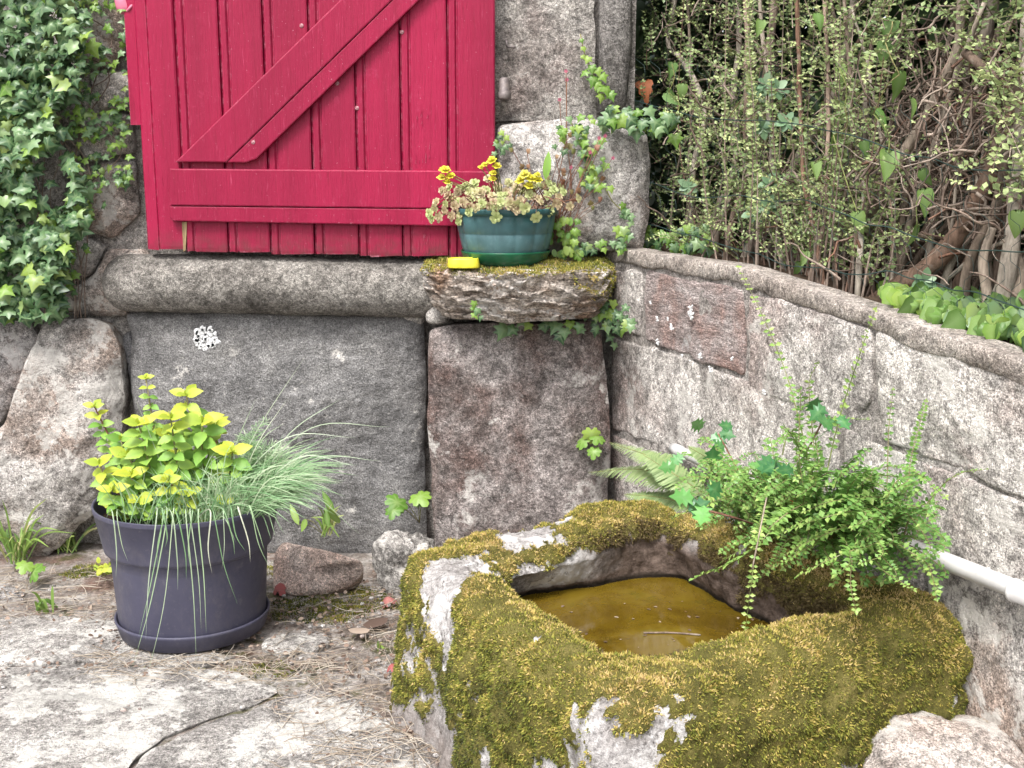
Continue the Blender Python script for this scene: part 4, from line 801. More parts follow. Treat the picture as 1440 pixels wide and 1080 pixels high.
SD = thing('sedum', c0 + (0, 0, Hh * .9), 'trailing pale stonecrop with yellow flower heads in the green pot', 'plant')
def rosette(n=8, seed=0, L=1.0, cup=.25):
    mb_ = MB(); r_ = np.random.default_rng(seed); P_, D_, N_, S_ = [], [], [], []
    for lay, (k_, el, sc) in enumerate(((6, .15, 1.0), (5, .6, .75), (4, 1.15, .45))):
        for q in range(k_):
            a_ = q / k_ * 2 * PI + lay * .6 + r_.normal(0, .12); P_.append((0, 0, lay * .08)); D_.append((math.cos(a_) * math.cos(el), math.sin(a_) * math.cos(el), math.sin(el))); N_.append((-math.cos(a_) * math.sin(el), -math.sin(a_) * math.sin(el), math.cos(el))); S_.append(sc * r_.uniform(.85, 1.1) * .6)
    T = half_leaf([(.06, 0), (.20, .25), (.36, .6), (.30, .85), (0, 1)], .18, .05); scatter(mb_, T, P_, D_, N_, S_, 0.0); return mb_
ros = [rosette(seed=q).mesh('sedum_rosette', M_sedum) for q in range(3)]
fl = [rosette(seed=q + 9).mesh('flower_head', M_flower) for q in range(2)]
spots = [(605, 300, 1), (612, 292, 1), (618, 305, 1.1), (626, 296, .9), (640, 290, 1), (636, 303, 1.1), (648, 302, 1), (660, 298, 1), (630, 275, 1), (645, 270, 1.1), (655, 262, 1), (622, 268, .9), (668, 258, 1.1), (680, 268, 1), (692, 276, 1), (700, 262, 1), (712, 270, 1), (705, 285, 1.1), (718, 286, 1.15), (690, 290, .9), (676, 282, 1.1), (664, 280, 1), (732, 282, .9), (738, 292, 1.2), (725, 268, 1), (745, 275, 1), (757, 280, 1), (770, 275, 1), (778, 268, 1), (785, 278, 1), (792, 270, .9), (765, 262, 1), (750, 262, 1), (698, 305, 1.15), (753, 306, 1.1), (772, 296, 1.2), (640, 282, 1), (652, 285, 1), (614, 284, .9), (633, 262, .9), (686, 252, .9), (737, 264, 1), (780, 285, .8), (660, 270, 1), (670, 292, .9), (728, 296, .8), (715, 258, .9), (788, 262, .8), (608, 308, .8), (645, 312, .8)]
spots += [(random.gauss(705, 42), random.uniform(256, 292), random.uniform(.7, 1.0)) for _ in range(45)]
for k, (x, y, sc) in enumerate(spots):
    out = 1 if y > 283 else (.35 if y > 270 else -.1 + random.uniform(-.5, .4)); p = atY(x, y, YP - R1 * (1.12 if out == 1 and abs(x - 711) < 60 else .5 * out)); d = norm(np.array([(x - 711) / 90, -.9, .55 if y < 285 else -.05]) + rng.normal(0, .2, 3)); up = norm(np.cross(d, [1, .3, .2]))
    inst('rosette', ros[k % 3], frame(p, up, d, .027 * sc), SD)
    b = c0 + np.array([(x - 711) * s_ * .55, random.uniform(-.05, .02), Hh * .92]); mid = (b + p) / 2 + (0, 0, .03 if y > 283 else .008)
    if y > 283 and abs(x - 711) < 62: mid = np.array([p[0], YP - R1 * 1.08, c0[2] + Hh * 1.06])
    put('stem', tube(MB(), smooth_path([b, mid, p], 9), .0014, 5), M_stem_r, SD)
for k, (x, y, sc) in enumerate([(626, 240, 1), (621, 250, .8), (634, 248, .8), (692, 226, .9), (682, 232, .6), (699, 234, .8), (694, 244, .7), (738, 246, 1), (748, 252, 1), (732, 254, .9), (757, 254, .8), (744, 262, .9), (693, 252, .7), (756, 246, .6), (676, 236, .5), (629, 256, .7)]):
    p = atY(x, y, YP - .03); inst('flower_head', fl[k % 2], frame(p, norm(np.cross(norm([0, -.6, 1.]), [1, .2, 0])), np.array([0, -.7, 1.]) + rng.normal(0, .2, 3), .030 * sc), SD)
    put('stem', tube(MB(), smooth_path([c0 + np.array([(x - 711) * s_ * .6, 0, Hh * .92]), (p + c0 + (0, 0, Hh)) / 2, p], 8), .0014, 5), M_stem_g, SD)
inst('leaf', tmesh('orange_tipped_leaf', T_lance, M_mint_g), frame(atY(767, 252, YP), (.12, -.1, 1), (0, -1, .1), .075), SD)
# yellow block
m = NT('yellow_plastic'); M_yel = m.done(m.ramp(m.noise(30, 5), [(.35, (.48, .42, .03)), (.5, (.64, .58, .04)), (.65, (.70, .64, .06))]), .4, None, .4)
yc = atY(652, 384, YW - .27); mb = MB(); w2, d2, h2 = 21.5 * s_, .028, .028; rings = []
for (sx, z) in ((1.0, 0), (1.03, .003), (1.0, .014), (.96, .022), (.94, .0255), (.90, .026), (.86, .0225), (.3, .022)):
    P2 = chaikin(np.array([(-w2, -d2, 0), (w2, -d2, 0), (w2, d2, 0), (-w2, d2, 0)]) * (sx, sx, 1), 3); P2[:, 2] = z; rings.append(P2)
k = len(rings[0]); i = np.arange(len(rings) - 1)[:, None] * k; j = np.arange(k)[None]; j2 = (j + 1) % k
mb.add(np.concatenate(rings) + np.array([yc[0], yc[1], zf + .012]), [np.stack([i + j, i + j2, i + k + j2, i + k + j], -1).reshape(-1, 4), np.arange(k)[None, ::-1], (np.arange(k) + (len(rings) - 1) * k)[None]])
tag(put('plastic_lid', mb, M_yel, None, origin=(yc[0], yc[1], zf + .012)), 'small bright yellow plastic lid lying on the mossy shelf beside the green pot', 'lid')
# dead leaf rolled on the shelf
mb = MB(); p = atY(785, 372, YW - .12); scatter(mb, T_oval, [p, p + (.01, .01, .002)], [(1, -.1, .12), (.9, .3, .1)], [(.1, -.5, 1), (-.2, -.8, .6)], [.095, .07]); tag(put('dead_leaf', mb, M_dead, None, origin=p), 'curled brown dead leaf lying on the shelf right of the green pot', 'leaf')

# ------------------------------------------------------------------ ivy on the house wall, left
T_ivy2 = fan_leaf([(0, 0), (.18, -.10), (.36, -.02), (.32, .18), (.50, .40), (.30, .52), (.18, .72), (0, .98)], .3, .04, -.2, rib=(0, 2, 4, 7))
me_iv = [tmesh('ivy_leaf', T_ivy, M_ivy), tmesh('ivy_leaf', (T_ivy[0] * (1.1, .9, 2.2), T_ivy[1], T_ivy[2]), M_ivy), tmesh('ivy_leaf', T_ivy2, M_ivy), tmesh('ivy_leaf', (T_ivy2[0] * (.85, 1.05, -.6), T_ivy2[1], T_ivy2[2]), M_ivy)]; me_ivy_y = tmesh('ivy_leaf', T_ivy, M_ivy_y)
IV = thing('ivy', atY(60, 440, YW), 'dense dark green ivy climbing the house wall left of the crimson shutter', 'ivy')
def ivy_d(x, y):
    if y > 448 or y < -40: return 0
    b = 92 + 22 * math.sin(y / 37) + (35 if y < 110 else 0) - max(0, y - 330) * .15
    d = 1.0 if x < b else 0
    if x >= b and y < 270: d = .70
    if x >= b and y >= 270 and x < 165 - (y - 270) * .45: d = .8
    for (cx, cy, rx, ry, v) in ((70, 252, 26, 48, .04), (155, 118, 24, 18, .05), (152, 40, 26, 22, .2), (168, 70, 20, 30, .15), (170, 300, 40, 40, .03), (120, 345, 20, 30, .1), (150, 215, 45, 20, .35), (15, 330, 20, 30, .7)):
        if ((x - cx) / rx) ** 2 + ((y - cy) / ry) ** 2 < 1: d = min(d, v)
    if x > 183: d = 0
    return d
cand = []
while len(cand) < 1900:
    x, y = random.uniform(-60, 185), random.uniform(-40, 446)
    if random.random() < ivy_d(x, y): cand.append((x, y))
def ivy_leaf_frame(x, y, layer):
    dense = x < 105 + 22 * math.sin(y / 37); Y = YW - .04 - (layer * .11 if dense else layer * .03) - (.03 if dense else 0)
    cl = float(vnoise(np.array([[x / 26., y / 26., 3.3]]), 9)[0]); Y -= cl * (.035 if dense else .01); S = (random.uniform(.022, .052) if dense else random.uniform(.014, .030)); D = np.array([random.gauss(0, 1.1), -.2 + random.gauss(0, .3), -1.0 + random.uniform(-.3, 1.0)]); N = np.array([random.gauss(0, .5), -1.0, .7 + random.gauss(0, .5)])
    return atY(x, y, Y), D, N, S, dense
k_obj = 0; rest = {0: [], 1: []}
for q, (x, y) in enumerate(cand):
    layer = (q / len(cand)); p, D, N, S, dense = ivy_leaf_frame(x, y, layer); young = (not dense and random.random() < .45) or random.random() < .06
    if q >= len(cand) - 300: inst('leaf', me_ivy_y if young else me_iv[q % 4], frame(p, D, N, S), IV)
    else: rest[1 if young else 0].append((p, D, N, S))
mb = MB()
for mi, L in rest.items():
    if L: scatter(mb, T_ivy, [l[0] for l in L], [l[1] for l in L], [l[2] for l in L], [l[3] for l in L], None, mi)
tag(put('small_leaves', mb, [M_ivy, M_ivy_y], IV), kind='stuff')
for k in range(9):
    x = random.uniform(0, 130); P = [atY(x + random.gauss(0, 22) * t * 2, 450 - 470 * t, YW - .035) for t in np.linspace(0, 1, 9)]; put('stem', tube(MB(), smooth_path(P, 40), .0017, 5), M_twig, IV)

def small_ivy(name, loc, label, leaves, Yf, young=.4, stems=(), size=.03, mats=None, cat='ivy', group=None, shapes=None):
    t = thing(name, loc, label, cat, group)
    for st in stems: put('stem', tube(MB(), smooth_path(st, 14), .0017, 5), M_stem_g, t)
    for (x, y, s) in leaves:
        me = (mats or [me_ivy_y if random.random() < young else me_iv[0]])[0] if not mats else random.choice(mats)
        p = Yf(x, y); inst('leaf', me, frame(p, np.array([random.gauss(0, .5), -.3, -1.0]), np.array([random.gauss(0, .3), -1.0, .7 + random.gauss(0, .25)]), size * s), t)
    return t
Yu = lambda x, y: atY(x, y, YW - .22 - random.uniform(0, .03))
small_ivy('ivy_sprig', atY(715, 450, YW - .2), 'dark ivy sprigs hanging under the mossy shelf above the purple grey stone', [(712, 458, 1.5), (704, 462, 1), (724, 460, 1), (770, 452, 1), (784, 454, 1.2), (794, 462, 1), (762, 456, .8), (786, 468, 1.1), (802, 452, .9), (745, 455, .8), (735, 450, .8), (816, 456, .9)], Yu, .1, [[atY(700, 440, YW - .18), atY(712, 455, YW - .22), atY(714, 470, YW - .22)], [atY(800, 440, YW - .2), atY(770, 452, YW - .22), atY(760, 458, YW - .2)]], .034)
small_ivy('ivy_sprig', atY(668, 430, YW - .35), 'tiny pale ivy sprig on the face of the brown rock shelf', [(667, 424, .8), (672, 434, .9), (666, 440, .8), (676, 444, .7), (663, 432, .6)], lambda x, y: atY(x, y, YW - .37), .7, [], .026)
small_ivy('ivy_sprig', atY(860, 440, YW - .2), 'ivy clump where the mossy shelf meets the pale garden wall', [(random.gauss(852, 18), random.gauss(448, 14), random.uniform(.7, 1.2)) for _ in range(34)] + [(882, 430, .9), (878, 445, 1), (838, 462, 1), (860, 472, .9)], lambda x, y: onw(x, y, .05 + random.uniform(0, .05)) if x > 858 else atY(x, y, YW - .20), .35, [], .028)
small_ivy('ivy_sprig', atY(835, 100, YW), 'bright yellow green ivy shoot hanging on the grey wall above the corner stone', [(817, 55, .5), (820, 66, .6), (819, 78, .5), (828, 80, .8), (832, 92, .9), (840, 96, .9), (826, 100, .9), (836, 108, 1.2), (846, 104, 1), (842, 120, 1.1), (852, 122, 1.1), (858, 130, 1), (846, 132, 1), (840, 114, 1)], lambda x, y: atY(x, y, YW - .06), 1.0, [[atY(816, 48, YW - .03), atY(824, 80, YW - .05), atY(850, 138, YW - .05)]], .030)
small_ivy('ivy_sprig', atY(890, 170, YW), 'green ivy lying along the top of the corner stone before the hedge', [(random.uniform(846, 958), 150 + random.uniform(-6, 30), random.uniform(.8, 1.3)) for _ in range(36)], lambda x, y: atY(x, y + (x - 850) * .12, YW - .10 - random.uniform(0, .06)), .3, [], .034)
small_ivy('ivy_sprig', atY(820, 200, YW), 'light green creeper trailing down the face of the corner stone', [(random.gauss(812, 14), random.uniform(160, 215), random.uniform(.6, 1.1)) for _ in range(34)] + [(random.gauss(836, 12), random.uniform(200, 262), random.uniform(.6, 1.1)) for _ in range(26)] + [(848, 258, .9), (858, 262, .9), (838, 262, 1)], lambda x, y: atY(x, y, YW - .13 - random.uniform(0, .02)), .6, [[atY(800, 165, YW - .11), atY(820, 210, YW - .12), atY(842, 262, YW - .12)], [atY(850, 262, YW - .11), atY(862, 284, YW - .12), atY(880, 300, YW - .12)]], .026)
small_ivy('ivy_sprig', atY(885, 300, YW), 'leafy sprig at the right foot of the corner stone above the wall coping', [(random.gauss(884, 10), random.uniform(285, 335), random.uniform(.7, 1.1)) for _ in range(22)] + [(random.uniform(885, 1000), random.uniform(312, 348), random.uniform(.8, 1.3)) for _ in range(60)] + [(random.uniform(800, 880), random.uniform(338, 352), random.uniform(.6, 1)) for _ in range(22)], lambda x, y: onw(x, y + 2, -.10 - random.uniform(0, .05)) if x > 890 else atY(x, y, YW - .13), .35, [], .028)
small_ivy('ivy_sprig', atY(704, 200, YW), 'small green sprig at the edge of the crimson shutter above the flower pot', [(random.gauss(706, 5), random.uniform(182, 215), random.uniform(.5, .8)) for _ in range(14)], lambda x, y: atY(x, y, YW - .1), .2, [], .026)
small_ivy('weed', atY(812, 330, YW), 'leafy weeds growing between the green pot and the wall coping', [(random.gauss(800, 14), random.uniform(305, 355), random.uniform(.6, 1.2)) for _ in range(30)], lambda x, y: atY(x, y, YW - .12 - random.uniform(0, .05)), .4, [], .026, [tmesh('weed_leaf', T_oval, M_coto), tmesh('weed_leaf', T_lobed, M_ivy_y)], 'weed')
# red stemmed geranium with small pink flowers
GE = thing('wild_geranium', atY(775, 300, YW - .12), 'spindly wild geranium with reddish stems and small pink flowers by the corner stone', 'plant')
flw = tmesh('pink_flower', T_small, M_pinkfl); mbf = MB(); scatter(mbf, T_oval, [(0, 0, 0)] * 5, [(math.cos(a), math.sin(a), .3) for a in np.arange(5) * 1.257], [(0, 0, 1)] * 5, [.5] * 5); flw = mbf.mesh('pink_flower', M_pinkfl)
mbl = MB()
for k in range(34):
    b = atY(random.uniform(765, 800), 340, YW - .12); tp = atY(random.uniform(720, 850), random.uniform(190, 300), YW - .14 + random.uniform(-.04, .02)); mid = (b + tp) / 2 + (random.uniform(-.02, .02), 0, .015)
    tube(mbl, smooth_path([b, mid, tp], 10), .0010, 4, 0, random.random())
    scatter(mbl, T_lobed, [tp], [(random.gauss(0, .5), -.3, .4)], [(0, -1, .5)], [random.uniform(.010, .018)], None, 1)
tag(put('stems_and_leaves', mbl, [M_stem_r, leaf_mat('red_tinged_leaf', [(0, (.24, .10, .06)), (.5, (.22, .24, .08)), (1, (.34, .16, .12))])], GE, smooth=False), kind='stuff')
for (x, y) in [(851, 191), (843, 194), (862, 222), (830, 214), (803, 235), (796, 100), (797, 112), (787, 140)]:
    p = atY(x, y, YW - .16 if y > 150 else YW - .06); put('stem', tube(MB(), smooth_path([atY(785, 320, YW - .12), (atY(785, 320, YW - .12) + p) / 2 + (.01, 0, .01), p], 8), .0009, 4), M_stem_r, GE); inst('pink_flower', flw, frame(p, (0, -.3, 1), (random.uniform(-.3, .3), -1, .3), .0125), GE)

# ------------------------------------------------------------------ fern, weeds at the wall foot
FE = thing('fern', onw(960, 700, .05), 'light green fern with three fronds reaching left over the back of the trough', 'fern')
def frond(pts, W, n=26):
    P = smooth_path(pts, n * 2); mb = MB(); tube(mb, P, np.linspace(.0022, .0008, len(P)), 5, 1, .5); T = norm(np.gradient(P, axis=0)); nn = norm(np.cross(np.cross(T, UP), T)) * .8 + np.array([0, -.7, .25]); nn = norm(nn - T * np.sum(nn * T, 1, keepdims=True)); sd = np.cross(T, nn)
    for i in range(3, len(P)):
        t = i / (len(P) - 1); w = W * (math.sin(min(t * 1.25 + .18, 1.0) * PI * .55) if t < .45 else (1 - t) ** .75 * 1.45) + .003
        for s in (-1, 1): scatter(mb, T_fern, [P[i]], [sd[i] * s + T[i] * .35 + nn[i] * random.uniform(-.12, .08)], [nn[i] + rng.normal(0, .08, 3)], [w], None, 0)
    return mb
T_fern = half_leaf([(.05, 0), (.12, .04), (.11, .15), (.14, .2), (.10, .32), (.12, .38), (.085, .5), (.10, .56), (.06, .7), (.06, .78), (0, 1)], .1, .2)
for pts, W in [([(975, 695), (930, 650), (857, 622)], .050), ([(985, 700), (910, 662), (828, 664)], .058), ([(1000, 700), (945, 665), (905, 640)], .05), ([(990, 715), (930, 700), (878, 695)], .045), ([(1010, 680), (1000, 650), (968, 628)], .04)]:
    put('frond', frond([onw(x, y, .09 + .05 * k) for k, (x, y) in enumerate(pts)], W), [M_fern, M_stem_g], FE)
me_lob = tmesh('lobed_leaf', T_lobed, M_ivy_y)
def leafplant(name, label, specs, me, base, size, cat='plant', dirn=(0, -.4, -.5), nrm_=(0, -1, .8), group=None):
    t = thing(name, base, label, cat, group)
    for (p, s) in specs:
        put('stem', tube(MB(), smooth_path([np.asarray(base), (np.asarray(base) + p) / 2 + (0, 0, .012), p], 8), .0012, 5), M_stem_g, t)
        o = inst('leaf', me, frame(p, np.array(dirn) + rng.normal(0, .35, 3), np.array(nrm_) + rng.normal(0, .25, 3), size * s), t)
    return t
leafplant('seedling', 'lime green lobed leaves growing in the gap left of the purple grey stone', [(atY(562, 700, YW - .12), 1.2), (atY(586, 694, YW - .13), 1.15), (atY(555, 712, YW - .14), .9), (atY(594, 704, YW - .12), .8)], me_lob, atY(590, 735, YW - .05), .052)
leafplant('seedling', 'lobed pale leaves in the dark crack between purple grey stone and garden wall', [(atY(832, 604, YW - .20), 1), (atY(826, 622, YW - .20), 1.05), (atY(842, 612, YW - .19), .9), (atY(836, 630, YW - .21), .8)], me_lob, atY(858, 640, YW - .12), .046)
def grass_clump(label, base, n, L, w, mat, spread=1.0, extra=(), cat='grass', name='grass_clump'):
    t = thing(name, base, label, cat); base = np.asarray(base)
    for k in range(n):
        a = random.uniform(0, 2 * PI); r = random.uniform(.2, 1) * spread; l = L * random.uniform(.5, 1.15); mb = MB()
        tip = base + np.array([math.cos(a) * r * l, math.sin(a) * r * l * .7 - .02, l * random.uniform(.35, .9)]); b = base + rng.normal(0, .014, 3) * (1, 1, 0)
        blade(mb, b, tip, l * .18, w * random.uniform(.6, 1.2)); put('blade', mb, mat, t, smooth=False)
    for e in extra: e(t)
    return t
def g0(x, y, z=0.0): return onz(x, y, z)
grass_clump('grass clump with long arching blades at the foot of the left boulder', g0(25, 790), 42, .24, .0035, M_grass, 1.0)
grass_clump('loose grass blades between the left boulder and the grey pot', g0(95, 775), 24, .18, .003, M_grass, 1.1)
grass_clump('short bright green tuft at the edge of the paving left of the grey pot', g0(62, 862), 9, .085, .006, M_grass, .5)
grass_clump('thin grass blades at the wall foot right of the grey pot', atY(462, 752, YW - .10), 16, .13, .003, M_grass, .7)
grass_clump('tiny green blades in the dirt left of the mossy trough', g0(538, 915), 6, .045, .003, M_grass, .3)
me_lan = tmesh('lance_leaf', T_lance, M_ivy_y); me_ov = tmesh('oval_leaf', T_oval, M_mint_y)
leafplant('weed', 'spear shaped green leaves growing behind the pink stone', [(atY(470, 722, YW - .1), 1), (atY(430, 730, YW - .1), .8), (atY(478, 735, YW - .12), 1), (atY(462, 742, YW - .12), .8), (atY(420, 738, YW - .12), .9)], me_lan, atY(455, 752, YW - .07), .075, dirn=(0, -.2, .9), nrm_=(0, -1, .2), cat='weed')
leafplant('weed', 'yellow green leaf pair in the grass under the left boulder', [(g0(48, 800, .05), 1.2), (g0(38, 790, .07), 1), (g0(60, 795, .04), .8)], me_lob, g0(40, 812), .045, cat='weed')
leafplant('weed', 'small leafy weed close to the left side of the grey pot', [(g0(150 + random.gauss(0, 12), 800 + random.gauss(0, 6), random.uniform(.01, .06)), random.uniform(.6, 1.1)) for _ in range(16)], me_ov, g0(145, 812), .028, cat='weed', dirn=(0, -.3, .2))

# ------------------------------------------------------------------ loose stones on the ground
def rock(name, px, py, r, label, mat, z=0.0, seed=0, amp=.15, cat='stone', nu=90, nv=60, scale=4.0):
    c = onz(px, py, z); mb = MB(); blob(mb, c, r, amp, seed, scale, nu, nv); o = put(name, mb, mat, None, origin=c); return tag(o, label, cat)
rock('stone', 572, 795, (.085, .085, .095), 'mottled rough stone leaning between the pink stone and the trough', M_mottled, .05, 3, .2)
v, f = stone_geo([onz(x, y, z) for x, y, z in [(384, 830, .0), (386, 780, .085), (398, 762, .12), (450, 772, .12), (508, 788, .10), (514, 800, .07), (502, 818, .03), (470, 834, .0), (420, 838, .0)]], norm(np.array([0, -.75, .65])), bulge=.004, edge=.01, thick=.06, amp=.008, seed=91, n=120, K=26, pw=14)
tag(put('flat_stone', MB().add(v, f), M_pink, None, origin=onz(450, 812, 0)), 'flat pink stone leaning on the wall foot right of the grey pot', 'stone')
c = onz(1312, 1110, .06); mb = MB(); blob(mb, c - (0, 0, .06), (.225, .20, .188), .10, 11, 3.2, 160, 110)
tag(put('boulder', mb, M_white, None, origin=(c[0], c[1], 0)), 'pale lichen covered boulder in the bottom right corner before the trough', 'boulder')
# fallen leaves
fl_me = [tmesh('fallen_leaf', (T_lobed[0] * (.8, 1, 3), T_lobed[1], T_lobed[2]), M_redleaf), tmesh('fallen_leaf', T_ivyround, M_dead)]
def fallen(x, y, z, k, s, label, name='fallen_leaf'):
    o = bpy.data.objects.new(name, fl_me[k]); M = frame(onz(x, y, z), (random.gauss(0, 1), random.gauss(0, 1), .1), np.array([0, -.3, 1]) + rng.normal(0, .25, 3), s); o.matrix_world = Matrix(M.tolist()); COL.objects.link(o); o['label'] = label; o['category'] = 'leaf'; return o
fallen(393, 822, .014, 0, .055, 'red fallen leaf by the foot of the pink stone')
fallen(548, 846, .014, 0, .045, 'reddish fallen leaf against the left side of the trough')
fallen(530, 880, .014, 1, .06, 'brown curled leaf on the dirt left of the trough')
fallen(548, 940, .014, 0, .035, 'dark red leaf scrap lowest along the trough side')
fallen(505, 890, .014, 1, .05, 'tan dead leaf in the mossy dirt right of the grey pot')
def atw_leaf(x, y, off, k, s, label):
    o = bpy.data.objects.new('dead_leaf', fl_me[k]); M = frame(onw(x, y, off), (.2, -.3, -1), (0, -1, .3), s); o.matrix_world = Matrix(M.tolist()); COL.objects.link(o); tag(o, label, 'leaf')
M_or = leaf_mat('orange_dead_leaf', [(0, (.36, .09, .03)), (1, (.42, .14, .06))], .6, .2, None, .3); fl_me.append(tmesh('orange_leaf', half_leaf([(.01, .04), (.20, -.10), (.40, -.02), (.44, .16), (.30, .30), (.34, .50), (.16, .62), (.10, .90), (0, 1)], .7, .4, 1.2), M_or))
atw_leaf(1104, 700, .20, 2, .05, 'rusty dead leaf caught inside the small leaved shrub behind the trough')
atw_leaf(905, 116, -.14, 2, .062, 'large orange dead leaf hanging at the dark left end of the hedge')
# dry stalks, crumbs and moss on the dirt
mb = MB()
def dpos():
    while True:
        x, y = random.uniform(380, 760), random.uniform(820, 1100)
        if (x - 330) / 330 + (y - 960) / 500 > random.uniform(-.2, .8): return x, y
for k in range(1500):
    if k < 1050: x, y = dpos()
    elif k < 1250: x, y = random.uniform(-40, 190), random.uniform(800, 870)
    else: x, y = random.uniform(120, 480), random.uniform(915, 960)
    p = g0(x, y, .010); a = random.uniform(0, PI * 2); l = random.uniform(.010, .05) * (1.6 if random.random() < .15 else 1); d = np.array([math.cos(a), math.sin(a), random.uniform(-.05, .12)]) * l
    tube(mb, smooth_path([p - d, p + (random.gauss(0, .25) * l, random.gauss(0, .25) * l, .003), p + d], 5), random.uniform(.0004, .0010), 3, 0, random.random(), False)
tag(put('dry_grass_litter', mb, M_straw), kind='stuff')
mb = MB(); P_, D_, N_, S_ = [], [], [], []
for k in range(2600):
    x, y = (random.uniform(-40, 560), random.uniform(800, 950)) if k < 1500 else dpos()
    P_.append(g0(x, y, .008)); D_.append((random.gauss(0, 1), random.gauss(0, 1), random.gauss(0, .2))); N_.append((random.gauss(0, .4), random.gauss(0, .4), 1)); S_.append(random.uniform(.004, .016))
scatter(mb, T_oval, P_, D_, N_, S_); tag(put('leaf_litter', mb, M_dead), kind='stuff')
mb = MB()
for k in range(420):
    x, y = (random.uniform(-40, 560), random.uniform(810, 1000)) if k < 200 else dpos(); s = random.uniform(.002, .008); blob(mb, g0(x, y, .008), (s, s * .8, s * .6), .2, k, 3, 7, 5)
tag(put('gravel', mb, M_rubble), kind='stuff')
# moss cushions on the dirt: a thin sheet that follows the ground
gx, gy = np.meshgrid(np.linspace(-1.6, .1, 170), np.linspace(2.2, 3.36, 120)); GPn = np.stack([gx.ravel(), gy.ravel(), 0 * gx.ravel()], 1)
gz = fbm(GPn, 2.5, 4, 3) * .010 + fbm(GPn, 22, 4, 9, .6) * .006 - .004; GPn[:, 2] = gz
c1 = onz(455, 850, 0); c2 = onz(110, 800, 0); c3 = onz(300, 940, 0); c4 = onz(400, 790, 0)
gm = sum(np.exp(-(((GPn[:, 0] - c_[0]) / rx) ** 2 + ((GPn[:, 1] - c_[1]) / ry) ** 2)) * a_ for c_, rx, ry, a_ in ((c1, .22, .14, 1.3), (c2, .22, .08, .9), (c3, .35, .05, .5), (c4, .2, .1, .8))) + fbm(GPn, 9, 4, 330) * .9
gm = np.clip((gm - .62) / .15, 0, 1); i = np.arange(119)[:, None] * 170; j = np.arange(169)[None]; GF = np.stack([i + j, i + j + 1, i + 170 + j + 1, i + 170 + j], -1).reshape(-1, 4)
moss('ground_moss', GPn, GF, gm, 26000, .007, None, lambda p, nn: .34 + 0 * p[:, 0], zmin=-1)

# ------------------------------------------------------------------ small leaved shrub behind the trough
SB = thing('cotoneaster_shrub', onw(1180, 800, .12), 'small leaved green shrub sprawling over the back rim of the trough against the wall', 'shrub')
bpt = lambda x=0: onw(1165 + x, 790, .13)
def br(pts, L=.013, gap=.0085, r0=.0016, tone=None, spread=.9, start=.12, n=26, name='branch'):
    mb = MB(); shoot(mb, pts, r0, T_small, L, gap, 0, 1, n, spread, start=start, tone=tone); return put(name, mb, [M_stem_g, M_coto], SB, smooth=False)
for pts, kw in [([(1150, 700, .12), (1110, 540, .08), (1075, 450, .08), (1038, 375, .06)], dict(gap=.020, tone=.9, start=.3)), ([(1155, 700, .12), (1180, 590, .08), (1212, 490, .07), (1234, 428, .06)], dict(gap=.014, tone=.95, start=.25)),
                ([(1150, 690, .12), (1142, 600, .1), (1138, 540, .1), (1150, 510, .1)], dict(gap=.012, tone=.8)), ([(1255, 760, .1), (1275, 690, .06), (1282, 640, .04), (1303, 562, .03)], dict(gap=.006, tone=.5, L=.012)),
                ([(1245, 750, .1), (1248, 660, .05), (1250, 600, .04), (1256, 548, .03)], dict(gap=.012, tone=.4, L=.010)), ([(1270, 760, .1), (1310, 700, .06), (1345, 668, .05), (1388, 660, .04)], dict(gap=.010, tone=.6, L=.012)),
                ([(1090, 680, .15), (1072, 720, .34), (1062, 780, .42), (1048, 885, .44)], dict(gap=.013, tone=1.0, L=.014)), ([(1110, 700, .15), (1085, 745, .38), (1040, 785, .42), (972, 815, .43)], dict(gap=.0075, tone=.75, L=.017)),
                ([(1190, 720, .15), (1150, 760, .3), (1110, 785, .36), (1085, 800, .38)], dict(tone=.6)), ([(1210, 740, .15), (1200, 780, .32), (1196, 820, .36), (1204, 860, .37)], dict(tone=.7)), ([(1230, 740, .13), (1270, 770, .22), (1305, 795, .22), (1318, 845, .22)], dict(tone=.6)),
                ([(1260, 715, .13), (1190, 720, .3), (1110, 745, .36), (1075, 765, .38)], dict(tone=.8, L=.016)), ([(1290, 730, .10), (1210, 735, .26), (1130, 765, .34), (1090, 790, .36)], dict(tone=.8, L=.016)), ([(1280, 725, .10), (1240, 700, .2), (1170, 705, .3), (1130, 720, .34)], dict(tone=.7, L=.016)),
                ([(1150, 700, .15), (1110, 720, .34), (1060, 760, .4), (1015, 790, .42)], dict(tone=.7, L=.016)), ([(1250, 760, .13), (1210, 770, .3), (1160, 790, .36), (1120, 812, .38)], dict(tone=.75, L=.015)), ([(1270, 770, .12), (1290, 790, .2), (1312, 815, .2), (1322, 838, .2)], dict(tone=.6)), ([(1220, 770, .13), (1240, 800, .28), (1262, 815, .28), (1285, 830, .28)], dict(tone=.6)), ([(1200, 690, .12), (1230, 660, .12), (1280, 660, .1), (1330, 700, .08)], dict(tone=.5)), ([(1100, 640, .12), (1110, 610, .1), (1150, 590, .09), (1220, 590, .07)], dict(tone=.7, gap=.012)),
                ([(1060, 690, .15), (1020, 700, .3), (980, 715, .36), (945, 728, .38)], dict(tone=.8, L=.016))]:
    br([onw(x, y, o) for x, y, o in pts], **kw)
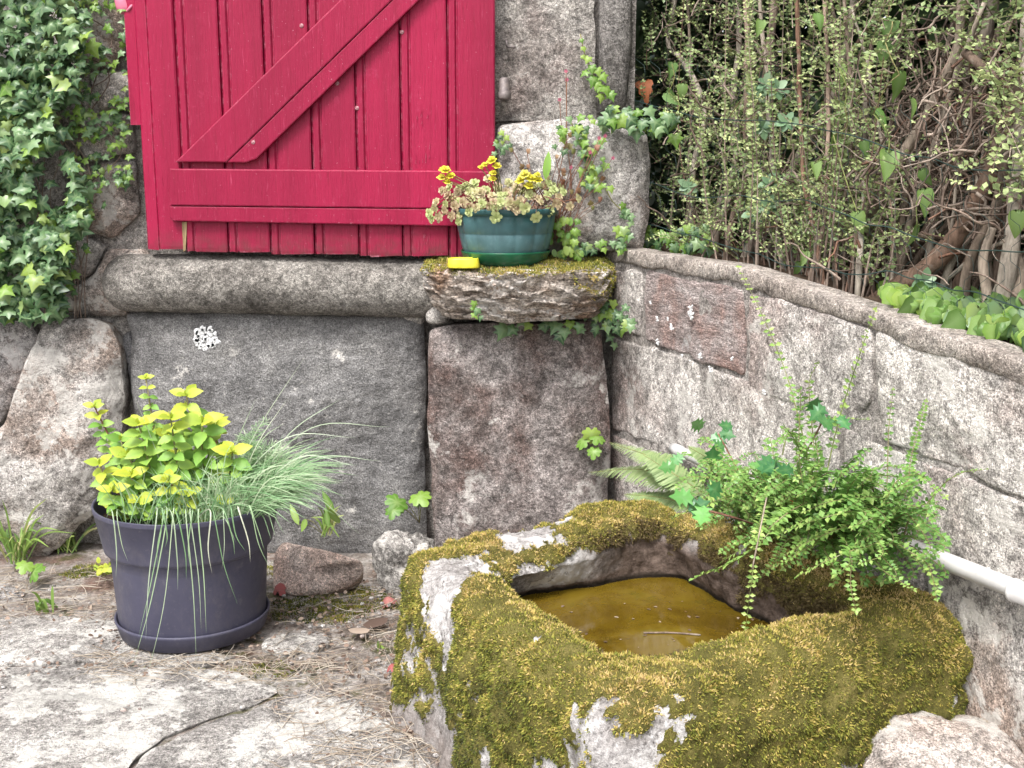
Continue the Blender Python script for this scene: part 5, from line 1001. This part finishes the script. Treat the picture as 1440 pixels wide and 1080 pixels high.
for k in range(250):
    g = random.random()
    if g < .45: tx, ty = random.gauss(1235, 52), random.gauss(745, 40)
    elif g < .75: tx, ty = random.gauss(1130, 62), random.gauss(705, 40)
    else: tx, ty = random.gauss(1035, 40), random.gauss(688, 26)
    ty = min(ty, 812); tx = min(tx, 1328); off = random.uniform(.04, .36) * (1 if tx < 1250 else .7); b = onw(random.gauss(1160, 45) * .6 + tx * .4, 765, .12); t_ = onw(tx, ty, off); m_ = (b + t_) / 2 + (0, 0, random.uniform(.02, .07)) + GN * .02
    br([b, m_, t_ + (0, 0, .012), t_ + GN * random.uniform(.0, .05) - UP * .012 * random.random()], L=random.uniform(.012, .017), gap=random.uniform(.0075, .010), tone=random.uniform(.0, .85) * (.35 + off * 1.3), start=.25)
HO = thing('holly_sprig', onw(1010, 690, .14), 'glossy dark holly leaves poking out of the small leaved shrub', 'holly')
me_ho = tmesh('holly_leaf', T_holly, M_holly)
for (x, y, o_, s) in [(988, 600, .12, 1.1), (1000, 612, .13, .9), (1018, 628, .14, 1), (1012, 608, .13, .8), (1030, 600, .13, .8), (1082, 640, .16, 1.2), (1096, 652, .16, 1), (1086, 662, .17, 1), (1070, 655, .17, .8), (1160, 572, .09, 1), (1150, 590, .10, 1.1), (1170, 600, .10, 1.1), (1140, 578, .1, 1), (1155, 615, .1, 1), (1180, 585, .1, .8), (975, 700, .40, 1.1), (990, 712, .41, 1.1), (968, 718, .41, 1), (984, 728, .41, .9), (1000, 698, .38, 1), (1115, 660, .2, .9), (950, 655, .2, .9), (1000, 655, .2, 1.1), (960, 640, .14, .9)]:
    p = onw(x, y, o_); inst('leaf', me_ho, frame(p, (random.gauss(0, .8), -.4, random.gauss(0, .6)), np.array([0, -1, .7]) + rng.normal(0, .3, 3), .048 * s), HO)
for k, (x, y, o_) in enumerate([(1010, 610, .13), (1086, 650, .16), (1158, 590, .1), (982, 715, .40)]): put('stem', tube(MB(), smooth_path([onw(1080, 745, .2), onw((x + 1080) / 2, (y + 740) / 2, o_), onw(x, y, o_)], 12), .002, 5), M_stem_r, HO)
TW = thing('dry_twig', onw(1065, 720, .44), 'thin bare pale twig hanging over the back rim of the trough', 'twig'); put('stalk', tube(MB(), smooth_path([onw(1078, 700, .40), onw(1068, 750, .45), onw(1058, 800, .46)], 12), .0014, 5), M_straw, TW)
# floating twig and rim scraps in the water
tw0 = onz(905, 890, ZW + .002); tw1 = onz(985, 893, ZW + .002); tag(put('floating_twig', tube(MB(), smooth_path([tw0, (tw0 + tw1) / 2 + (0, .006, 0), tw1], 10), .0022, 5), M_twig, None, origin=tw0), 'dark thin twig floating on the murky trough water', 'twig')

mb = MB(); P_ = [onz(random.uniform(770, 1070), random.uniform(845, 915), ZW + .0015) for _ in range(46)]; scatter(mb, T_oval, P_, rng.normal(0, 1, (46, 3)) * (1, 1, .05), [(0, 0, 1)] * 46, rng.uniform(.003, .011, 46)); tag(put('floating_scraps', mb, M_dead), kind='stuff')
# ------------------------------------------------------------------ hedge behind the garden wall
def hp_(x, y, off): return onw(x, y, -off)
def trunk(par, pts, r0, r1, mat=None, name='stem', n=26):
    P = smooth_path(pts, n); P = P + np.stack([fbm(P * (1, 1, 1) + 5, 6, 3, 400 + len(bpy.data.objects)), fbm(P, 6, 3, 17 + len(bpy.data.objects)), 0 * P[:, 0]], 1) * .016
    R = np.linspace(r0, r1, n) * (1 + fbm(P, 14, 3, 7) * .25); mb = MB(); tube(mb, P, R, 9); V_ = mb.V[0]; V_ += fbm(V_, 60, 3, 5)[:, None] * .0012; return put(name, mb, mat or M_bark, par)
H1 = thing('hedge_shrub', hp_(980, 350, .3), 'hedge shrub with dark small leaves and brown stems next to the house corner', 'hedge', 'hedge shrubs behind the garden wall')
H2 = thing('hedge_shrub', hp_(1130, 375, .3), 'middle hedge shrub with upright thin pale leaved shoots above the wall coping', 'hedge', 'hedge shrubs behind the garden wall')
H3 = thing('hedge_shrub', hp_(1330, 420, .3), 'bare woody hedge shrub of thick leaning trunks and tangled dead twigs at right', 'hedge', 'hedge shrubs behind the garden wall')
# leaning trunks, pixel polylines with offset behind the wall and radii (m)
for (pts, off, r0, r1, par) in [
    ([(1210, 430), (1290, 390), (1350, 330), (1390, 250), (1420, 150)], .20, .026, .014, H3), ([(1270, 420), (1330, 370), (1400, 300), (1440, 200)], .34, .020, .012, H3), ([(1400, 440), (1415, 360), (1425, 280), (1440, 120)], .16, .018, .012, H3),
    ([(1350, 430), (1362, 360), (1400, 290), (1418, 200)], .20, .012, .009, H3), ([(1420, 445), (1440, 390), (1470, 300), (1480, 150)], .14, .016, .010, H3), ([(1310, 425), (1345, 360), (1372, 320), (1380, 240)], .24, .010, .007, H3),
    ([(1120, 400), (1190, 330), (1260, 230), (1330, 130), (1380, 60)], .34, .016, .011, H3), ([(1085, 385), (1150, 330), (1230, 260), (1300, 160)], .30, .011, .009, H2), ([(1040, 372), (1070, 310), (1120, 230), (1180, 110)], .26, .014, .009, H2),
    ([(1062, 378), (1100, 330), (1140, 270), (1200, 180)], .32, .013, .008, H2), ([(1000, 362), (1015, 300), (1060, 230), (1080, 110)], .26, .013, .009, H1), ([(1020, 366), (1034, 310), (1052, 240), (1050, 60)], .22, .010, .008, H1),
    ([(985, 360), (1000, 310), (1030, 240), (1035, 120)], .30, .010, .008, H1), ([(972, 350), (975, 260), (990, 160), (965, 90), (940, 60), (950, -20)], .25, .010, .007, H1), ([(960, 345), (968, 250), (975, 140), (968, 40)], .28, .0055, .004, H1),
    ([(1205, 425), (1207, 370), (1208, 330), (1212, 250)], .13, .0075, .005, H2), ([(1160, 405), (1150, 330), (1130, 240), (1120, 60)], .15, .006, .004, H2), ([(1140, 398), (1150, 350), (1165, 260), (1160, 40)], .15, .006, .004, H2),
    ([(1170, 408), (1180, 330), (1195, 200), (1190, 20)], .17, .005, .004, H2), ([(1100, 390), (1095, 300), (1080, 200), (1070, 20)], .20, .007, .005, H2), ([(1250, 420), (1290, 360), (1345, 300), (1400, 260)], .30, .008, .005, H3),
    ([(1180, 410), (1240, 350), (1280, 300), (1345, 270)], .26, .007, .005, H3), ([(1290, 420), (1370, 360), (1440, 330)], .24, .006, .004, H3), ([(1240, 415), (1300, 330), (1350, 230), (1370, 100)], .38, .012, .008, H3), ([(1330, 420), (1380, 330), (1430, 240), (1450, 100)], .3, .012, .008, H3),
    ([(1225, 300), (1270, 220), (1300, 170), (1340, 90), (1350, 20)], .20, .013, .009, H3), ([(1360, 60), (1400, 110), (1440, 140)], .14, .010, .008, H3), ([(1380, 430), (1385, 370), (1400, 320)], .12, .010, .008, H3), ([(1430, 440), (1432, 380), (1420, 330)], .2, .012, .008, H3)]:
    if pts[-1][1] < 131: pts = pts + [(pts[-1][0] + (pts[-1][0] - pts[-2][0]) * .8, -170)]
    p = [hp_(x, y + (14 if k == 0 else 0), off * (1 if k < 2 else 1 + .05 * k)) for k, (x, y) in enumerate(pts)]; trunk(par, p, r0, r1)
for k in range(66):
    x = random.choice([random.uniform(940, 1440), random.uniform(1180, 1440), random.uniform(1240, 1440)]); yb = 345 + (x - 900) * .20; lean = random.gauss(55, 45); off = random.uniform(.2, .55); hgt = random.uniform(120, 420)
    p = [hp_(x, yb + 16, off), hp_(x + lean * .4 + random.gauss(0, 10), yb - hgt * .45, off), hp_(x + lean * 1.1 + random.gauss(0, 20), yb - hgt, off * random.uniform(.9, 1.2))]; r = random.uniform(.003, .0095); trunk(H1 if x < 1060 else H2 if x < 1200 else H3, p, r, r * .6)
# tangled dead twigs
mbs = {H1: MB(), H2: MB(), H3: MB()}
for k in range(1180):
    if k < 850: x, y = random.gauss(1335, 75), random.gauss(225, 85); par = H3
    elif k < 1020: x, y = random.uniform(1050, 1300), random.uniform(240, 400); par = H2
    else: x, y = random.uniform(900, 1080), random.uniform(-20, 340); par = H1
    if y > 345 + (x - 900) * .2: continue
    off = random.uniform(.24, .55) if random.random() < .8 else random.uniform(.1, .2); p = hp_(x, y, off); a = random.gauss(.9, .9); d = np.array([math.cos(a), random.gauss(0, .3), math.sin(a)]); P = [p]; 
    for q in range(6): d = norm(d + rng.normal(0, .38, 3)); P.append(P[-1] + d * random.uniform(.012, .034))
    tube(mbs[par], smooth_path(P, 11), np.linspace(1, .45, 11) * random.uniform(.0012, .0038), 4, 0, random.random(), False)
for par, mb in mbs.items(): tag(put('twigs', mb, M_twig, par), kind='stuff')
# pale upright shoots, each its own branch
for k in range(64):
    x = random.gauss(1120, 62) if k % 3 else random.uniform(960, 1240); x = min(max(x, 925), 1300); yb = 345 + (x - 900) * .22; off = random.uniform(.10, .26); top = random.uniform(-90, 220) if k % 4 else random.uniform(150, 330); ln = random.gauss(6, 62)
    pts = [hp_(x, yb + 6, off), hp_(x + ln * .3 + random.gauss(0, 14), yb * .6 + top * .4, off), hp_(x + ln, top, off + random.uniform(-.05, .05))]; mb = MB()
    P = shoot(mb, pts, .0026, T_small, random.uniform(.010, .0155), random.uniform(.010, .021), 0, 1, 30, .8, tone=random.uniform(.25, 1.0), jit=.4, start=.2)
    for q in range(random.randint(3, 6)):
        i0 = random.randint(6, 28); a = P[i0]; s = random.choice([-1, 1]); e = a + np.array([s * random.uniform(.04, .13), random.uniform(-.06, .02), random.uniform(-.02, .10)]); shoot(mb, [a, (a + e) / 2 + UP * .012, e], .0012, T_small, random.uniform(.010, .0145), random.uniform(.008, .014), 0, 1, 10, .8, tone=random.uniform(.3, 1.0), jit=.4)
    put('branch', mb, [M_twig, M_hedge], H2 if x > 1040 else H1, smooth=False)
def sprays(par, name, n, xr, yr, offr, mat, tone, L=(.010, .0155), ln=(.06, .17), g=None, dirn=(0, -.3, .4)):
    mb = MB()
    for k in range(n):
        x, y = random.uniform(*xr), random.uniform(*yr)
        if y > 335 + (x - 900) * .2: continue
        if g and not g(x, y): continue
        p = hp_(x, y, random.uniform(*offr)); d = norm(np.array(dirn) + rng.normal(0, .7, 3)) * random.uniform(*ln); shoot(mb, [p, p + d * .5 + rng.normal(0, .01, 3), p + d], .0012, T_small, random.uniform(*L), random.uniform(.009, .015), 0, 1, 8, .8, tone=random.uniform(*tone), jit=.45)
    tag(put(name, mb, [M_twig, mat], par, smooth=False), kind='stuff')
notbare = lambda x, y: not (1215 < x < 1440 and 130 < y) or random.random() < .10
sprays(H1, 'leafy_twigs', 190, (905, 1080), (-60, 345), (.10, .42), M_hedge, (.0, .6))
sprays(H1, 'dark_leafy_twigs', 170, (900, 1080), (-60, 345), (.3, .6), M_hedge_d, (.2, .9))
sprays(H2, 'leafy_twigs', 170, (1040, 1270), (-60, 330), (.10, .40), M_hedge, (.1, 1.0), g=notbare)
sprays(H3, 'leafy_twigs', 150, (1200, 1500), (-80, 110), (.06, .35), M_hedge, (.1, .8))
sprays(H3, 'pale_leafy_twigs', 60, (1390, 1480), (60, 300), (.04, .20), M_hedge, (.5, 1.0))
# whorled bigger leaves
me_wh = tmesh('blue_green_leaf', T_oval, leaf_mat('blue_green_leaf', [(0, (.12, .22, .12)), (.5, (.20, .32, .18)), (1, (.30, .42, .26))], .4, .2, None, .1))
WH = thing('young_rhododendron', hp_(1080, 260, .1), 'blue green whorls of smooth oval leaves growing through the hedge shoots', 'plant')
for (x, y) in [(1078, 118), (1072, 180), (1082, 258), (1066, 130), (1092, 125), (1060, 300), (1300, 395), (1080, 290), (1106, 172), (968, 262)]:
    c_ = hp_(x, y, .14)
    for q in range(6):
        a = q * PI / 3 + x; inst('leaf', me_wh, frame(c_, (math.cos(a), -.25, math.sin(a) * .8), np.array([0, -1, .6]) + rng.normal(0, .25, 3), random.uniform(.024, .034)), WH)
    put('stem', tube(MB(), smooth_path([c_, c_ + (.01, .03, -.05), c_ + (0, .05, -.12)], 6), .0016, 5), M_twig, WH)
# bindweed
me_bi = [tmesh('heart_leaf', half_leaf([(.01, .04), (.16, -.14), (.32, -.06), (.36, .16), (.30, .42), (.19, .66), (.08, .88), (0, 1)], a_, b_, c_), M_bind) for a_, b_, c_ in ((.5, .3, .2), (.8, .15, .3), (.25, .45, .8))]; BW = thing('bindweed', hp_(1230, 340, .1), 'climbing bindweed with hanging heart shaped leaves in the middle of the hedge', 'climber')
bwl = [(1265, 105, 1.2), (1245, 60, 1), (1228, 160, 1.1), (1250, 215, 1.25), (1180, 95, .9), (1172, 190, .8), (1145, 230, .8), (1206, 300, 1), (1188, 150, .8), (1298, 270, 1.1), (1290, 320, 1), (1162, 225, .8), (1215, 200, .7), (945, 90, .9), (940, 130, 1.1), (952, 165, 1.1), (960, 120, .9), (1255, 30, 1), (1150, 20, .8), (1432, 300, 1), (1298, 240, .8), (1070, 30, .8), (1130, 355, .8), (1122, 370, .8), (1280, 140, .9)]
for (x, y, s) in bwl:
    p = hp_(x, y, random.uniform(.08, .16)); inst('leaf', me_bi[random.randint(0, 2)], frame(p, (random.gauss(0, .35), -.15 + random.gauss(0, .2), -1), np.array([random.gauss(0, .7), -1, .35 + random.gauss(0, .3)]), .047 * s), BW)
for a, b in [(0, 1), (0, 2), (2, 3), (4, 8), (5, 8), (6, 5), (7, 5), (9, 10), (11, 6), (13, 14), (14, 15), (17, 1)]:
    p, q = hp_(bwl[a][0], bwl[a][1], .065), hp_(bwl[b][0], bwl[b][1], .065); put('stem', tube(MB(), smooth_path([p, (p + q) / 2 + rng.normal(0, .01, 3), q], 10), .0013, 5), M_stem_g, BW)
WT = thing('ivy_mat', hp_(1380, 440, .12), 'bright green rounded ivy leaves creeping over the wall top at the right edge', 'ivy')
me_r = [tmesh('round_leaf', (T_ivyround[0] * (1, 1, 2.2), T_ivyround[1], T_ivyround[2]), M_bind), tmesh('round_leaf', T_ivyround, M_ivy_y), tmesh('round_leaf', (T_ivyround[0] * (.9, 1, -1.5), T_ivyround[1], T_ivyround[2]), M_ivy), tmesh('round_leaf', (T_ivy2[0] * (1, 1, 1.6), T_ivy2[1], T_ivy2[2]), M_bind)]
for k in range(260):
    x = 1240 + 240 * random.random() ** .8; yt = 405 + (x - 1240) * .10; yb = 418 + (x - 1240) * .33; y = random.uniform(yt, max(yb, yt + 6)); off = .05 + .22 * (1 - (y - yt) / max(yb - yt, 8)) * random.uniform(.3, 1)
    inst('leaf', me_r[1 if (x < 1275 or random.random() < .10) else random.choice([0, 0, 2, 3])], frame(hp_(x, y - 8, off), (random.gauss(0, .8), -.3, -.9), np.array([random.gauss(0, .5), -1, .35 + random.gauss(0, .35)]), random.uniform(.024, .046)), WT)
# the hedge's deep interior in dark leaves, plus foliage added overhead for shade
mb = MB(); n = 46000
s_ = rng.uniform(-2.6, 3.1, n); o_ = rng.uniform(.60, 1.45, n) - .30 * (s_ < -.5); z_ = rng.uniform(.75, 2.6, n); P = A[None] + s_[:, None] * GS - o_[:, None] * GN; P[:, 2] = z_
P = P[(P[:, 1] > .9) & ((P[:, 1] < YW - .1) | (P[:, 0] > HX1 + .05))]
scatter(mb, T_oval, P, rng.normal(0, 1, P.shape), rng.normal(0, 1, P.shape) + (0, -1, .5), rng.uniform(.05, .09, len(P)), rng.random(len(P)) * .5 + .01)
n = 26000; s_ = rng.uniform(-2.6, 3.1, n); o_ = rng.uniform(.10, 1.4, n); z_ = rng.uniform(1.72, 2.9, n); P = A[None] + s_[:, None] * GS - o_[:, None] * GN; P[:, 2] = z_  # unseen leaves above the view, added to shade the hedge below
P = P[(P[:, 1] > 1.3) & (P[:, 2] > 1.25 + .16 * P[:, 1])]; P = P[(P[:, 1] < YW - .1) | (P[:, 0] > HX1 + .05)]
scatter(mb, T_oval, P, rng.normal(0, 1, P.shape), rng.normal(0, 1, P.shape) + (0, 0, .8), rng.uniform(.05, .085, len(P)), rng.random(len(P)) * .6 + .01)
tag(put('hedge_interior_and_shade_top', mb, M_hedge_d), kind='stuff')
# wire mesh
m = NT('green_wire'); M_wire = m.done((.02, .045, .04), .5, None, .5)
WF = thing('wire_fence', hp_(1150, 380, .07), 'sagging dark wire mesh stretched in front of the hedge stems', 'wire fence')
for (yo, sgn) in [(20, 0), (92, 1), (205, 0)]:
    P = [hp_(x, 340 + (x - 890) * .20 - yo + 9 * math.sin(x * .017 + yo) + random.gauss(0, 3), .075 + .015 * math.sin(x * .03)) for x in range(890, 1500, 30)]; put('wire', tube(MB(), smooth_path(P, 120), .0013, 4), M_wire, WF)
mb = MB()
for k, x in enumerate(range(900, 1490, 22)):
    for row in range(9):
        y0 = 340 + (x - 890) * .20 - row * 30; dx = 7 if row % 2 else -7
        tube(mb, [hp_(x - dx, y0, .078), hp_(x - dx * .8, y0 - 10, .078), hp_(x + dx, y0 - 20, .078), hp_(x + dx, y0 - 30, .078)], .0006, 3, 0, 0, False)
tag(put('mesh', mb, M_wire, WF), kind='stuff')
